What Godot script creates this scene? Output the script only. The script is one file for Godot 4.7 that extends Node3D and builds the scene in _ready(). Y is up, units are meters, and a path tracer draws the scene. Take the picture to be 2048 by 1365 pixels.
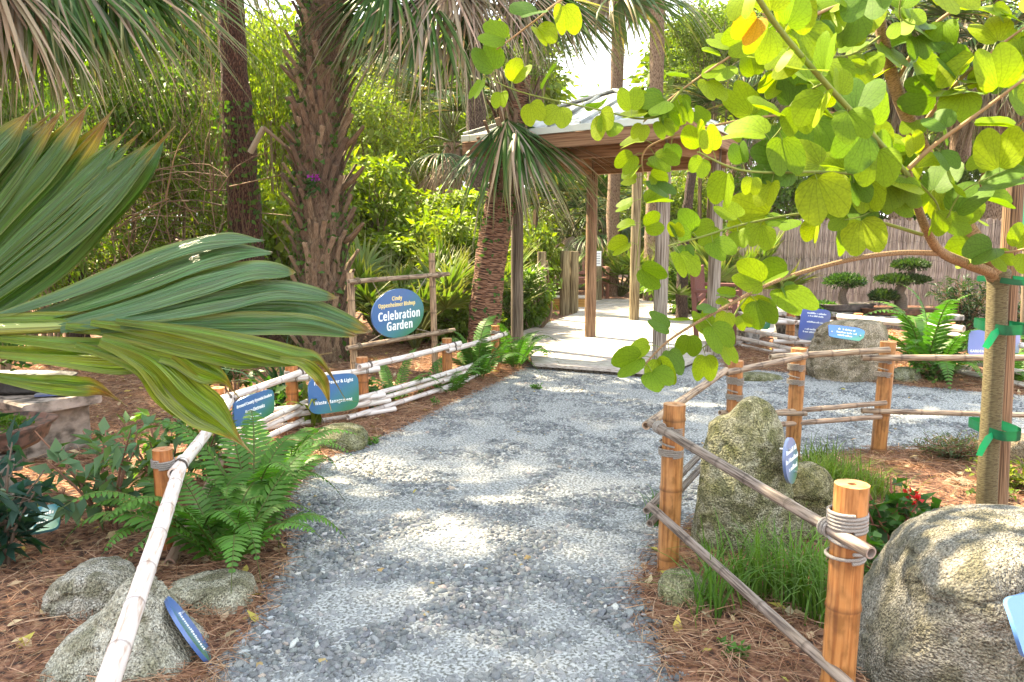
extends Node3D
# A garden path between bamboo fences that leads to a small timber pavilion.

const F := 1600.0          # focal length in photograph pixels (2048 wide)
const EYE := Vector3(0, 1.5, 0)
const PITCH := 0.1430      # camera looks down by this angle

var rng := RandomNumberGenerator.new()
var used := {}
var M := {}
var path_poly := PackedVector2Array()
var lumps := FastNoiseLite.new()

class MB:
	var v := PackedVector3Array()
	var n := PackedVector3Array()
	var c := PackedColorArray()
	var uv := PackedVector2Array()
	var ix := PackedInt32Array()

	func vert(p: Vector3, nn: Vector3, col := Color.WHITE, t := Vector2.ZERO) -> int:
		v.append(p)
		n.append(nn)
		c.append(col)
		uv.append(t)
		return v.size() - 1

	func tri(a: int, b: int, d: int) -> void:
		var g := (v[b] - v[a]).cross(v[d] - v[a])
		ix.append(a)
		if g.dot(n[a] + n[b] + n[d]) > 0.0:
			ix.append(d)
			ix.append(b)
		else:
			ix.append(b)
			ix.append(d)

	func quad(a: int, b: int, d: int, e: int) -> void:
		tri(a, b, d)
		tri(a, d, e)

	func flat4(a: Vector3, b: Vector3, d: Vector3, e: Vector3, nn: Vector3, col := Color.WHITE) -> void:
		var i := vert(a, nn, col, Vector2(0, 0))
		vert(b, nn, col, Vector2(1, 0))
		vert(d, nn, col, Vector2(1, 1))
		vert(e, nn, col, Vector2(0, 1))
		quad(i, i + 1, i + 2, i + 3)

	func tube(pts: PackedVector3Array, rad: PackedFloat32Array, seg: int, cols: PackedColorArray, cap := 3) -> void:
		var k := pts.size()
		var t := (pts[1] - pts[0]).normalized()
		var x := (Vector3.UP if absf(t.y) < 0.9 else Vector3.RIGHT).cross(t).normalized()
		var first := v.size()
		var far := 0.0
		for i in k:
			t = (pts[mini(i + 1, k - 1)] - pts[maxi(i - 1, 0)]).normalized()
			x = (x - t * x.dot(t)).normalized()
			var y := t.cross(x)
			if i > 0:
				far += pts[i].distance_to(pts[i - 1])
			var r := rad[mini(i, rad.size() - 1)]
			var col := cols[mini(i, cols.size() - 1)]
			for j in seg + 1:
				var a := TAU * j / seg
				var d := x * cos(a) + y * sin(a)
				vert(pts[i] + d * r, d, col, Vector2(float(j) / seg, far))
		for i in k - 1:
			for j in seg:
				var a := first + i * (seg + 1) + j
				quad(a, a + 1, a + seg + 2, a + seg + 1)
		for e in 2:
			if not (cap & (1 << e)):
				continue
			var at := 0 if e == 0 else k - 1
			var out := (pts[0] - pts[1]).normalized() if e == 0 else (pts[k - 1] - pts[k - 2]).normalized()
			var col := cols[mini(at, cols.size() - 1)]
			var mid := vert(pts[at], out, col, Vector2(0.5, 0))
			var ring := first + at * (seg + 1)
			var s := v.size()
			for j in seg + 1:
				vert(v[ring + j], out, col, Vector2(0.5, 0.02))
			for j in seg:
				tri(mid, s + j, s + j + 1)

	# a box with chamfered long edges from p to q, w wide (along side) and h high
	func bar(p: Vector3, q: Vector3, side: Vector3, w: float, h: float, col := Color.WHITE, bev := 0.006) -> void:
		var t := (q - p).normalized()
		var x := (side - t * side.dot(t)).normalized()
		var y := t.cross(x)
		var a := w * 0.5
		var b := h * 0.5
		var prof := [[-a + bev, -b], [a - bev, -b], [a, -b + bev], [a, b - bev], [a - bev, b], [-a + bev, b], [-a, b - bev], [-a, -b + bev]]
		var L := p.distance_to(q)
		for i in 8:
			var u: Array = prof[i]
			var w2: Array = prof[(i + 1) % 8]
			var d0 := x * float(u[0]) + y * float(u[1])
			var d1 := x * float(w2[0]) + y * float(w2[1])
			var nn := ((d0 + d1) * 0.5)
			var e := (d1 - d0).normalized()
			nn = t.cross(e)
			if nn.dot(d0 + d1) < 0:
				nn = -nn
			var k := vert(p + d0, nn, col, Vector2(i * 0.25, 0))
			vert(p + d1, nn, col, Vector2(i * 0.25 + 0.25, 0))
			vert(q + d1, nn, col, Vector2(i * 0.25 + 0.25, L))
			vert(q + d0, nn, col, Vector2(i * 0.25, L))
			quad(k, k + 1, k + 2, k + 3)
		for e in 2:
			var o := p if e == 0 else q
			var nn := -t if e == 0 else t
			var mid := vert(o, nn, col)
			for i in 8:
				vert(o + x * float(prof[i][0]) + y * float(prof[i][1]), nn, col, Vector2(float(prof[i][0]), float(prof[i][1])))
			for i in 8:
				tri(mid, mid + 1 + i, mid + 1 + (i + 1) % 8)

	# a leaf of two folded halves
	func leaf(p: Vector3, dir: Vector3, nn: Vector3, L: float, W: float, col: Color, fold := 0.15, droop := 0.15) -> void:
		var s := dir.cross(nn).normalized()
		var i := vert(p, nn, col, Vector2(0.5, 0))
		vert(p + dir * L * 0.42 - s * W * 0.5 + nn * W * fold, (nn + s * fold * 2.0).normalized(), col, Vector2(0, 0.42))
		vert(p + dir * L - nn * L * droop, (nn + dir * droop).normalized(), col, Vector2(0.5, 1))
		vert(p + dir * L * 0.42 + s * W * 0.5 + nn * W * fold, (nn - s * fold * 2.0).normalized(), col, Vector2(1, 0.42))
		tri(i, i + 1, i + 2)
		tri(i, i + 2, i + 3)

	# a ribbon along pts: half width w[i] to each side (along sd[i]), folded by f, edge colour ec
	func ribbon(pts: PackedVector3Array, nrm: PackedVector3Array, w: PackedFloat32Array, mid: PackedColorArray, edge: PackedColorArray, fold := 0.0) -> void:
		var k := pts.size()
		var first := v.size()
		for i in k:
			var t := (pts[mini(i + 1, k - 1)] - pts[maxi(i - 1, 0)]).normalized()
			var s := t.cross(nrm[i]).normalized()
			var nn := s.cross(t)
			var ww := w[i]
			vert(pts[i] - s * ww + nn * ww * fold, (nn + s * fold).normalized(), edge[mini(i, edge.size() - 1)], Vector2(0, float(i) / k))
			vert(pts[i], nn, mid[mini(i, mid.size() - 1)], Vector2(0.5, float(i) / k))
			vert(pts[i] + s * ww + nn * ww * fold, (nn - s * fold).normalized(), edge[mini(i, edge.size() - 1)], Vector2(1, float(i) / k))
		for i in k - 1:
			var a := first + i * 3
			quad(a, a + 1, a + 4, a + 3)
			quad(a + 1, a + 2, a + 5, a + 4)

	func mesh(m: Material = null) -> ArrayMesh:
		var arr := []
		arr.resize(Mesh.ARRAY_MAX)
		arr[Mesh.ARRAY_VERTEX] = v
		arr[Mesh.ARRAY_NORMAL] = n
		arr[Mesh.ARRAY_COLOR] = c
		arr[Mesh.ARRAY_TEX_UV] = uv
		arr[Mesh.ARRAY_INDEX] = ix
		var am := ArrayMesh.new()
		am.add_surface_from_arrays(Mesh.PRIMITIVE_TRIANGLES, arr)
		if m:
			am.surface_set_material(0, m)
		return am

# ---------------------------------------------------------------- small helpers
func rf(a: float, b: float) -> float:
	return rng.randf_range(a, b)

func rdir() -> Vector3:
	var z := rf(-1, 1)
	var a := rf(0, TAU)
	var r := sqrt(1.0 - z * z)
	return Vector3(r * cos(a), z, r * sin(a))

func lin(r: float, g: float, b: float) -> Color:
	return Color(r, g, b)

func jit(col: Color, a: float) -> Color:
	var k := 1.0 + rf(-a, a)
	return Color(col.r * k * (1 + rf(-a, a) * 0.4), col.g * k, col.b * k * (1 + rf(-a, a) * 0.4))

# the direction of a photograph pixel, scaled to one metre of depth
func ray(px: float, py: float) -> Vector3:
	var y := -(py - 682.5) / F
	var c := cos(PITCH)
	var s := sin(PITCH)
	var d := Vector3((px - 1024.0) / F, y * c - s, -y * s - c)
	return d / -d.z

func P(px: float, py: float, depth: float) -> Vector3:
	return EYE + ray(px, py) * depth

func G(px: float, py: float, h := 0.0) -> Vector3:
	var d := ray(px, py)
	return EYE + d * ((h - EYE.y) / d.y)

func numbered(called: String) -> String:
	if not used.has(called):
		used[called] = 0
		return called
	used[called] += 1
	return "%s_%03d" % [called, used[called]]

func thing(called: String, label: String, category: String, at: Vector3, group := "", kind := "") -> Node3D:
	var o := Node3D.new()
	o.name = numbered(called)
	add_child(o)
	o.position = at
	tag(o, label, category, group, kind)
	return o

func tag(o: Node3D, label: String, category := "", group := "", kind := "") -> void:
	if label:
		o.set_meta("label", label)
	if category:
		o.set_meta("category", category)
	if group:
		o.set_meta("group", group)
	if kind:
		o.set_meta("kind", kind)

# a part whose mesh is in world axes
func wpart(root: Node3D, called: String, mb: MB, m: Material) -> MeshInstance3D:
	var o := MeshInstance3D.new()
	o.name = called
	o.mesh = mb.mesh(m)
	root.add_child(o, true)
	var at := Vector3.ZERO
	var r: Node = root
	while r is Node3D and r != self:
		at += (r as Node3D).position
		r = r.get_parent()
	o.position = -at
	return o

# a part whose mesh is in the axes of its parent
func part(root: Node, called: String, mesh: Mesh, t := Transform3D.IDENTITY, m: Material = null) -> MeshInstance3D:
	var o := MeshInstance3D.new()
	o.name = called
	o.mesh = mesh
	o.transform = t
	if m:
		o.material_override = m
	root.add_child(o, true)
	return o

func stuff(called: String, label: String, mesh: Mesh, ts: Array, cols: PackedColorArray, root: Node = self) -> MultiMeshInstance3D:
	var mm := MultiMesh.new()
	mm.transform_format = MultiMesh.TRANSFORM_3D
	mm.use_colors = cols.size() > 0
	mm.mesh = mesh
	mm.instance_count = ts.size()
	for i in ts.size():
		mm.set_instance_transform(i, ts[i])
		if cols.size() > 0:
			mm.set_instance_color(i, cols[i])
	var o := MultiMeshInstance3D.new()
	o.name = numbered(called) if root == self else called
	o.multimesh = mm
	root.add_child(o, true)
	if root == self:
		tag(o, label, "", "", "stuff")
	else:
		o.set_meta("kind", "stuff")
	return o

func smooth_curve(ctrl: Array, k: int) -> PackedVector3Array:
	var out := PackedVector3Array()
	var m := ctrl.size()
	for i in k + 1:
		var f := float(i) / k * (m - 1)
		var a := mini(int(f), m - 2)
		var t := f - a
		var p0: Vector3 = ctrl[maxi(a - 1, 0)]
		var p1: Vector3 = ctrl[a]
		var p2: Vector3 = ctrl[a + 1]
		var p3: Vector3 = ctrl[mini(a + 2, m - 1)]
		out.append(p1.cubic_interpolate(p2, p0, p3, t))
	return out

func taper(a: float, b: float, k: int) -> PackedFloat32Array:
	var out := PackedFloat32Array()
	for i in k + 1:
		out.append(lerpf(a, b, float(i) / k))
	return out

func look(z: Vector3, up := Vector3.UP) -> Basis:
	# a basis whose z axis points along z and whose y axis is near up
	z = z.normalized()
	var x := up.cross(z).normalized()
	if x.length() < 0.5:
		x = Vector3.RIGHT
	return Basis(x, z.cross(x), z)

func noise(kind: int, freq: float, seed_: int, octaves := 4) -> FastNoiseLite:
	var f := FastNoiseLite.new()
	f.noise_type = kind
	f.frequency = freq
	f.seed = seed_
	f.fractal_type = FastNoiseLite.FRACTAL_FBM if octaves > 1 else FastNoiseLite.FRACTAL_NONE
	f.fractal_octaves = octaves
	return f

func tex(f: FastNoiseLite, size: int, stops: Array, cols: Array) -> NoiseTexture2D:
	var t := NoiseTexture2D.new()
	t.width = size
	t.height = size
	t.seamless = true
	t.generate_mipmaps = false
	t.noise = f
	if cols.size() > 0:
		var g := Gradient.new()
		g.offsets = PackedFloat32Array(stops)
		g.colors = PackedColorArray(cols)
		t.color_ramp = g
	return t

func mat(called: String, col := Color.WHITE, rough := 0.8) -> StandardMaterial3D:
	var m := StandardMaterial3D.new()
	m.resource_name = called
	m.albedo_color = col
	m.roughness = rough
	m.vertex_color_use_as_albedo = true
	m.cull_mode = BaseMaterial3D.CULL_DISABLED
	M[called] = m
	return m

func planes(m: StandardMaterial3D, scale: float, t: Texture2D = null, bump: Texture2D = null, depth := 0.3) -> void:
	m.uv1_triplanar = true
	m.uv1_world_triplanar = true
	m.uv1_scale = Vector3.ONE * scale
	if t:
		m.albedo_texture = t
	if bump:
		m.heightmap_enabled = true
		m.heightmap_texture = bump
		m.heightmap_scale = depth

# ---------------------------------------------------------------- materials
func leafy(called: String, rough: float, back: Color, spec := 0.4) -> StandardMaterial3D:
	var m := mat(called, Color.WHITE, rough)
	m.metallic_specular = spec
	m.backlight_enabled = true
	m.backlight = back
	return m

func streaked(called: String, rough: float, t: Texture2D, b: Texture2D, depth: float, s: Vector3) -> StandardMaterial3D:
	var m := mat(called, Color.WHITE, rough)
	m.albedo_texture = t
	m.uv1_scale = s
	if b:
		m.heightmap_enabled = true
		m.heightmap_texture = b
		m.heightmap_scale = depth
	return m

func make_materials() -> void:
	var simplex := FastNoiseLite.TYPE_SIMPLEX_SMOOTH
	var cell := FastNoiseLite.TYPE_CELLULAR
	var fine := tex(noise(simplex, 0.02, 3, 5), 512, [0, 1], [Color.BLACK, Color.WHITE])
	var grain := tex(noise(simplex, 0.12, 9, 3), 512, [0.25, 0.75], [Color(0.55, 0.55, 0.55), Color(1, 1, 1)])
	var streak := tex(noise(simplex, 0.03, 5, 4), 512, [0.2, 0.45, 0.6, 0.8], [Color(0.5, 0.42, 0.36), Color(0.85, 0.8, 0.75), Color(0.95, 0.93, 0.9), Color(1, 1, 1)])
	var blotch := tex(noise(simplex, 0.012, 6, 5), 512, [0.25, 0.42, 0.55, 0.8], [Color(0.42, 0.42, 0.4), Color(0.72, 0.71, 0.69), Color(0.9, 0.9, 0.88), Color(1, 1, 1)])
	var m: StandardMaterial3D

	m = mat("mulch", Color(1, 1, 1), 0.95)
	planes(m, 0.9, tex(noise(simplex, 0.02, 11, 6), 1024, [0.22, 0.4, 0.52, 0.66, 0.85], [Color(0.18, 0.11, 0.08), Color(0.34, 0.22, 0.16), Color(0.45, 0.30, 0.22), Color(0.53, 0.38, 0.29), Color(0.62, 0.49, 0.38)]), tex(noise(simplex, 0.06, 12, 4), 512, [], []), 1.0)
	m = mat("path", Color(1, 1, 1), 0.9)
	planes(m, 1.1, tex(noise(simplex, 0.045, 21, 5), 1024, [0.26, 0.40, 0.48, 0.6, 0.85], [Color(0.34, 0.34, 0.32), Color(0.45, 0.455, 0.445), Color(0.55, 0.555, 0.555), Color(0.61, 0.615, 0.615), Color(0.67, 0.675, 0.675)]), tex(noise(simplex, 0.09, 22, 4), 512, [], []), 1.2)
	m = mat("gravel", Color(1, 1, 1), 0.75)
	planes(m, 6.0, grain)

	# rock: pale granite, dark mineral specks and lichen
	# crystals: every cell of the noise has a tone of its own
	var speck := noise(cell, 0.095, 31, 1)
	speck.cellular_return_type = FastNoiseLite.RETURN_CELL_VALUE
	var speck2 := noise(cell, 0.10, 36, 1)
	speck2.cellular_return_type = FastNoiseLite.RETURN_CELL_VALUE
	m = mat("granite", Color(1, 1, 1), 0.92)
	planes(m, 2.6, tex(speck, 1024, [0.06, 0.22, 0.4, 0.6, 0.78, 0.95], [Color(0.26, 0.25, 0.22), Color(0.44, 0.43, 0.39), Color(0.60, 0.58, 0.53), Color(0.68, 0.66, 0.60), Color(0.76, 0.74, 0.68), Color(0.88, 0.86, 0.81)]), tex(noise(simplex, 0.06, 32, 4), 512, [], []), 1.6)
	m.detail_enabled = true
	m.detail_blend_mode = BaseMaterial3D.BLEND_MODE_MUL
	m.detail_uv_layer = BaseMaterial3D.DETAIL_UV_2
	m.detail_albedo = tex(noise(simplex, 0.012, 33, 5), 512, [0.3, 0.44, 0.56, 0.75], [Color(0.70, 0.69, 0.60), Color(0.88, 0.86, 0.82), Color(1, 1, 1), Color(1, 0.98, 0.95)])
	m.uv2_triplanar = true
	m.uv2_world_triplanar = true
	m.uv2_scale = Vector3.ONE * 1.1
	m = mat("mossy_rock", Color(1, 1, 1), 0.95)
	planes(m, 2.4, tex(speck2, 1024, [0.05, 0.25, 0.5, 0.75, 0.95], [Color(0.24, 0.24, 0.18), Color(0.40, 0.39, 0.31), Color(0.54, 0.525, 0.44), Color(0.63, 0.61, 0.52), Color(0.76, 0.74, 0.65)]), tex(noise(simplex, 0.06, 37, 4), 512, [], []), 1.6)
	m.detail_enabled = true
	m.detail_blend_mode = BaseMaterial3D.BLEND_MODE_MUL
	m.detail_uv_layer = BaseMaterial3D.DETAIL_UV_2
	m.detail_albedo = tex(noise(simplex, 0.014, 38, 5), 512, [0.3, 0.45, 0.58, 0.75], [Color(0.66, 0.68, 0.50), Color(0.84, 0.84, 0.70), Color(1, 1, 0.95), Color(1, 1, 1)])
	m.uv2_triplanar = true
	m.uv2_world_triplanar = true
	m.uv2_scale = Vector3.ONE * 1.4
	m = mat("concrete", Color(1, 1, 1), 0.9)
	planes(m, 1.5, blotch, fine, 0.4)

	var lines := tex(noise(simplex, 0.02, 41, 4), 512, [0.2, 0.42, 0.55, 0.8], [Color(0.78, 0.70, 0.62), Color(0.9, 0.87, 0.84), Color(0.97, 0.96, 0.95), Color(1, 1, 1)])
	streaked("bamboo_orange", 0.38, lines, fine, 0.1, Vector3(1.5, 0.22, 1))
	M.bamboo_orange.clearcoat_enabled = true
	M.bamboo_orange.clearcoat = 0.25
	M.bamboo_orange.clearcoat_roughness = 0.25
	M.bamboo_orange.detail_enabled = true
	M.bamboo_orange.detail_blend_mode = BaseMaterial3D.BLEND_MODE_MUL
	M.bamboo_orange.detail_uv_layer = BaseMaterial3D.DETAIL_UV_2
	M.bamboo_orange.detail_albedo = tex(noise(simplex, 0.018, 45, 5), 512, [0.25, 0.4, 0.55, 0.75], [Color(0.80, 0.78, 0.72), Color(0.92, 0.91, 0.89), Color(1, 1, 1), Color(1, 0.98, 0.94)])
	M.bamboo_orange.uv2_triplanar = true
	M.bamboo_orange.uv2_world_triplanar = true
	M.bamboo_orange.uv2_scale = Vector3(2.4, 1.1, 2.4)
	streaked("bamboo_grey", 0.6, tex(noise(simplex, 0.02, 42, 5), 512, [0.25, 0.42, 0.55, 0.8], [Color(0.55, 0.50, 0.48), Color(0.78, 0.75, 0.73), Color(0.94, 0.92, 0.90), Color(1, 1, 1)]), fine, 0.15, Vector3(1, 0.5, 1))
	streaked("bamboo_white", 0.55, tex(noise(simplex, 0.02, 43, 5), 512, [0.16, 0.3, 0.42, 0.8], [Color(0.84, 0.76, 0.70), Color(0.93, 0.89, 0.86), Color(0.98, 0.97, 0.96), Color(1, 1, 1)]), fine, 0.1, Vector3(0.8, 0.5, 1))
	streaked("rope", 0.9, tex(noise(simplex, 0.05, 44, 2), 256, [0.3, 0.7], [Color(0.6, 0.57, 0.55), Color(1, 1, 1)]), fine, 0.3, Vector3(2, 30, 1))

	streaked("post_wood", 0.8, tex(noise(simplex, 0.02, 51, 5), 512, [0.2, 0.42, 0.55, 0.8], [Color(0.42, 0.36, 0.3), Color(0.76, 0.72, 0.68), Color(0.95, 0.94, 0.92), Color(1, 1, 1)]), fine, 0.4, Vector3(3, 0.14, 1))
	streaked("beam_wood", 0.75, tex(noise(simplex, 0.02, 52, 5), 512, [0.2, 0.42, 0.55, 0.8], [Color(0.72, 0.64, 0.56), Color(0.87, 0.83, 0.79), Color(0.96, 0.95, 0.93), Color(1, 1, 1)]), fine, 0.2, Vector3(2, 0.1, 1))
	streaked("deck_wood", 0.8, tex(noise(simplex, 0.02, 53, 5), 512, [0.2, 0.42, 0.55, 0.8], [Color(0.66, 0.62, 0.58), Color(0.85, 0.83, 0.8), Color(0.96, 0.95, 0.94), Color(1, 1, 1)]), fine, 0.2, Vector3(2, 0.5, 1))
	m = mat("metal_roof", Color(0.74, 0.76, 0.77), 0.42)
	m.metallic = 0.25
	planes(m, 0.6, blotch)
	mat("paint", Color(1, 1, 1), 0.5)
	m = mat("print", Color(1, 1, 1), 0.32)
	m.clearcoat_enabled = true
	m.clearcoat = 0.5
	m.clearcoat_roughness = 0.15
	m = mat("letter", Color(1, 1, 1), 0.5)
	m = mat("tape", Color(1, 1, 1), 0.3)
	m.backlight_enabled = true
	m.backlight = Color(0.7, 1, 0.8)
	m = mat("steel", Color(0.75, 0.76, 0.77), 0.3)
	m.metallic = 0.9
	m = mat("clay", Color(1, 1, 1), 0.55)
	planes(m, 3.0, blotch, fine, 0.15)

	# bark
	var plates := noise(cell, 0.035, 61, 3)
	plates.cellular_return_type = FastNoiseLite.RETURN_DISTANCE2_SUB
	streaked("pine_bark", 0.95, tex(plates, 512, [0.05, 0.25, 0.5, 0.8], [Color(0.28, 0.22, 0.2), Color(0.62, 0.54, 0.5), Color(0.86, 0.8, 0.78), Color(1, 0.97, 0.95)]), tex(plates, 512, [], []), 4.0, Vector3(3, 0.9, 1))
	streaked("palm_bark", 0.95, tex(noise(simplex, 0.03, 63, 5), 512, [0.25, 0.45, 0.6, 0.8], [Color(0.35, 0.28, 0.24), Color(0.68, 0.6, 0.54), Color(0.88, 0.83, 0.8), Color(1, 1, 1)]), tex(noise(simplex, 0.03, 64, 5), 512, [], []), 2.0, Vector3(0.5, 3.0, 1))
	streaked("smooth_bark", 0.8, tex(noise(simplex, 0.025, 65, 5), 512, [0.25, 0.42, 0.58, 0.8], [Color(0.72, 0.66, 0.58), Color(0.86, 0.84, 0.8), Color(0.97, 0.96, 0.95), Color(1, 1, 1)]), tex(noise(simplex, 0.05, 66, 4), 512, [], []), 0.25, Vector3(0.5, 9.0, 1))
	streaked("fibre", 0.9, streak, fine, 0.4, Vector3(3, 1.0, 1))

	leafy("leaf", 0.5, Color(0.95, 1.0, 0.45))
	leafy("thicket", 0.5, Color(1.0, 1.0, 0.3))
	leafy("fern", 0.5, Color(0.8, 0.9, 0.4))
	leafy("palm_leaf", 0.42, Color(0.8, 0.85, 0.4))
	m = leafy("butterfly_leaf", 0.5, Color(1.0, 1.0, 0.22), 0.25)
	m = leafy("coconut_leaf", 0.3, Color(0.6, 0.7, 0.22), 0.6)
	m.albedo_texture = tex(noise(simplex, 0.03, 72, 3), 512, [0.25, 0.45, 0.6, 0.8], [Color(0.66, 0.70, 0.6), Color(0.86, 0.88, 0.84), Color(0.95, 0.96, 0.94), Color(1, 1, 1)])
	m.uv1_scale = Vector3(1.0, 0.10, 1)
	m.heightmap_enabled = true
	m.heightmap_texture = tex(noise(simplex, 0.05, 73, 2), 512, [], [])
	m.heightmap_scale = 0.12
	leafy("grass", 0.5, Color(0.85, 0.95, 0.4))
	leafy("dry_leaf", 0.8, Color(0.7, 0.65, 0.5))
	leafy("petal", 0.5, Color(0.9, 0.6, 0.6))
	mat("twig", Color(1, 1, 1), 0.9)

# ---------------------------------------------------------------- ground, path, deck, pavilion
func g2(px: float, py: float) -> Vector2:
	var p := G(px, py)
	return Vector2(p.x, p.z)

func path_outline() -> void:
	for a in [[300, 1700], [380, 1500], [430, 1365], [480, 1290], [535, 1205], [575, 1120], [572, 1050], [582, 985], [640, 925], [740, 885], [830, 845], [900, 808], [980, 772], [1040, 742], [1068, 722], [1120, 705], [1440, 690], [1450, 736], [1530, 742], [1620, 752], [1800, 772], [2048, 792], [2400, 800], [2400, 910], [2048, 903], [1900, 906], [1755, 900], [1600, 922], [1480, 962], [1400, 1035], [1312, 1095], [1262, 1180], [1290, 1260], [1340, 1365], [1400, 1500], [1500, 1700]]:
		path_poly.append(g2(a[0], a[1]))

func edge_distance(p: Vector2) -> float:
	var best := 1e9
	for i in path_poly.size():
		var q := Geometry2D.get_closest_point_to_segment(p, path_poly[i], path_poly[(i + 1) % path_poly.size()])
		best = minf(best, p.distance_squared_to(q))
	return sqrt(best)

func ground_height(x: float, z: float) -> float:
	var p := Vector2(x, z)
	if z < -14.0 or absf(x) > 9.0:
		return 0.02
	var d := edge_distance(p)
	if Geometry2D.is_point_in_polygon(p, path_poly):
		return -0.03 * smoothstep(0.0, 0.12, d)
	return smoothstep(0.0, 0.25, d) * 0.02 + smoothstep(0.05, 0.4, d) * 0.03 * lumps.get_noise_2d(x * 6.0, z * 6.0)

func make_ground() -> void:
	lumps = noise(FastNoiseLite.TYPE_SIMPLEX_SMOOTH, 0.25, 77, 3)
	path_outline()
	var xs := PackedFloat32Array([-220, -120, -60, -30, -18, -12])
	var x := -9.0
	while x < 8.0:
		xs.append(x)
		x += 0.14 if absf(x) < 4.5 else 0.3
	for e in [8, 12, 18, 30, 60, 120, 220]:
		xs.append(e)
	var zs := PackedFloat32Array([200, 60, 20, 8, 3, 1, 0])
	var z := -0.6
	while z > -13.0:
		zs.append(z)
		z -= 0.12
	for e in [-13.2, -15, -18, -24, -32, -50, -90, -160, -260]:
		zs.append(e)
	var mb := MB.new()
	for zz in zs:
		for xx in xs:
			mb.vert(Vector3(xx, ground_height(xx, zz), zz), Vector3.UP)
	var w := xs.size()
	for i in zs.size() - 1:
		for j in w - 1:
			var a := i * w + j
			mb.quad(a, a + 1, a + w + 1, a + w)
	# true normals of the mounds
	for i in range(1, zs.size() - 1):
		for j in range(1, w - 1):
			var a := i * w + j
			mb.n[a] = (mb.v[a + w] - mb.v[a - w]).cross(mb.v[a + 1] - mb.v[a - 1]).normalized()
			if mb.n[a].y < 0:
				mb.n[a] = -mb.n[a]
	var o := MeshInstance3D.new()
	o.name = "ground"
	o.mesh = mb.mesh(M.mulch)
	add_child(o)
	tag(o, "brown mulch ground strewn with pine straw", "", "", "structure")

	# the path: one sheet, pale cement-bound gravel
	var pm := MB.new()
	var tris := Geometry2D.triangulate_polygon(path_poly)
	for p in path_poly:
		pm.vert(Vector3(p.x, 0.004, p.y), Vector3.UP)
	for i in range(0, tris.size(), 3):
		pm.tri(tris[i], tris[i + 1], tris[i + 2])
	o = MeshInstance3D.new()
	o.name = "path"
	o.mesh = pm.mesh(M.path)
	add_child(o)
	tag(o, "pale grey gravel path set in cement dust", "", "", "structure")

	# loose and half buried slate chips
	var stone := MB.new()
	var sn := noise(FastNoiseLite.TYPE_SIMPLEX, 1.1, 5, 1)
	var ring := []
	for i in 5:
		for j in 8:
			var th := PI * i / 4.0
			var ph := TAU * j / 8.0
			var d := Vector3(sin(th) * cos(ph), cos(th), sin(th) * sin(ph))
			var r := 0.5 * (1.0 + 0.55 * sn.get_noise_3dv(d * 1.3))
			stone.vert(d * r * Vector3(1.0, 0.55, 0.72), d)
	for i in 4:
		for j in 8:
			stone.quad(i * 8 + j, i * 8 + (j + 1) % 8, (i + 1) * 8 + (j + 1) % 8, (i + 1) * 8 + j)
	var ts := []
	var cols := PackedColorArray()
	var dens := noise(FastNoiseLite.TYPE_SIMPLEX_SMOOTH, 1.9, 15, 4)
	var tones := [lin(0.18, 0.19, 0.205), lin(0.14, 0.15, 0.165), lin(0.22, 0.23, 0.24), lin(0.26, 0.27, 0.275), lin(0.33, 0.335, 0.335), lin(0.20, 0.21, 0.22)]
	rng.seed = 101
	for k in 420000:
		var zz := -rf(1.5, 9.6)
		var xx := rf(-1.9, 6.4)
		var far := -zz
		if xx / far > 0.72 or xx / far < -0.72:
			continue
		var keep := 1.0 if far < 4.2 else (0.62 if far < 6.5 else 0.42)
		var nz := dens.get_noise_2d(xx, zz)
		var dust := 1.0 - smoothstep(-0.3, 0.22, nz)
		keep *= 0.3 + 0.7 * (1.0 - dust)
		if rng.randf() > keep:
			continue
		var p := Vector2(xx, zz)
		if not Geometry2D.is_point_in_polygon(p, path_poly):
			if edge_distance(p) > absf(rng.randfn(0, 0.035)):
				continue
		var s := clampf(rng.randfn(0.015, 0.007), 0.004, 0.036) * (1.5 if far < 3.6 else 1.2)
		var b := Basis.from_euler(Vector3(rng.randfn(0, 0.3), rf(0, TAU), rng.randfn(0, 0.3))).scaled_local(Vector3(s * rf(0.8, 1.4), s * rf(0.6, 1.2), s * rf(0.8, 1.3)))
		ts.append(Transform3D(b, Vector3(xx, 0.004 + s * (rf(-0.2, 0.08) - 0.16 * dust), zz)))
		var q := rng.randf()
		var col: Color = tones[rng.randi() % tones.size()]
		if q < 0.003:
			col = lin(0.5, 0.34, 0.12)
		elif q < 0.02:
			col = lin(0.5, 0.42, 0.37)
		elif q < 0.05:
			col = lin(0.62, 0.63, 0.63)
		cols.append(jit(col, 0.18).lerp(lin(0.40, 0.405, 0.41), 0.05 + 0.6 * dust))
	stuff("gravel", "blue grey slate chips strewn over the path", stone.mesh(M.gravel), ts, cols)
	print("gravel ", ts.size())

	# pine straw and fallen leaves over the beds
	var needle := MB.new()
	var pts := PackedVector3Array()
	var nn := PackedVector3Array()
	var ws := PackedFloat32Array()
	for i in 4:
		var t := i / 3.0
		pts.append(Vector3((t - 0.5), 0.10 * sin(t * PI), 0.06 * t * t))
		nn.append(Vector3.UP)
		ws.append(0.0017 / 0.15 * (1.0 - 0.5 * t))
	needle.ribbon(pts, nn, ws, PackedColorArray([Color.WHITE]), PackedColorArray([Color.WHITE]), 0.6)
	ts = []
	cols = PackedColorArray()
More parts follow.
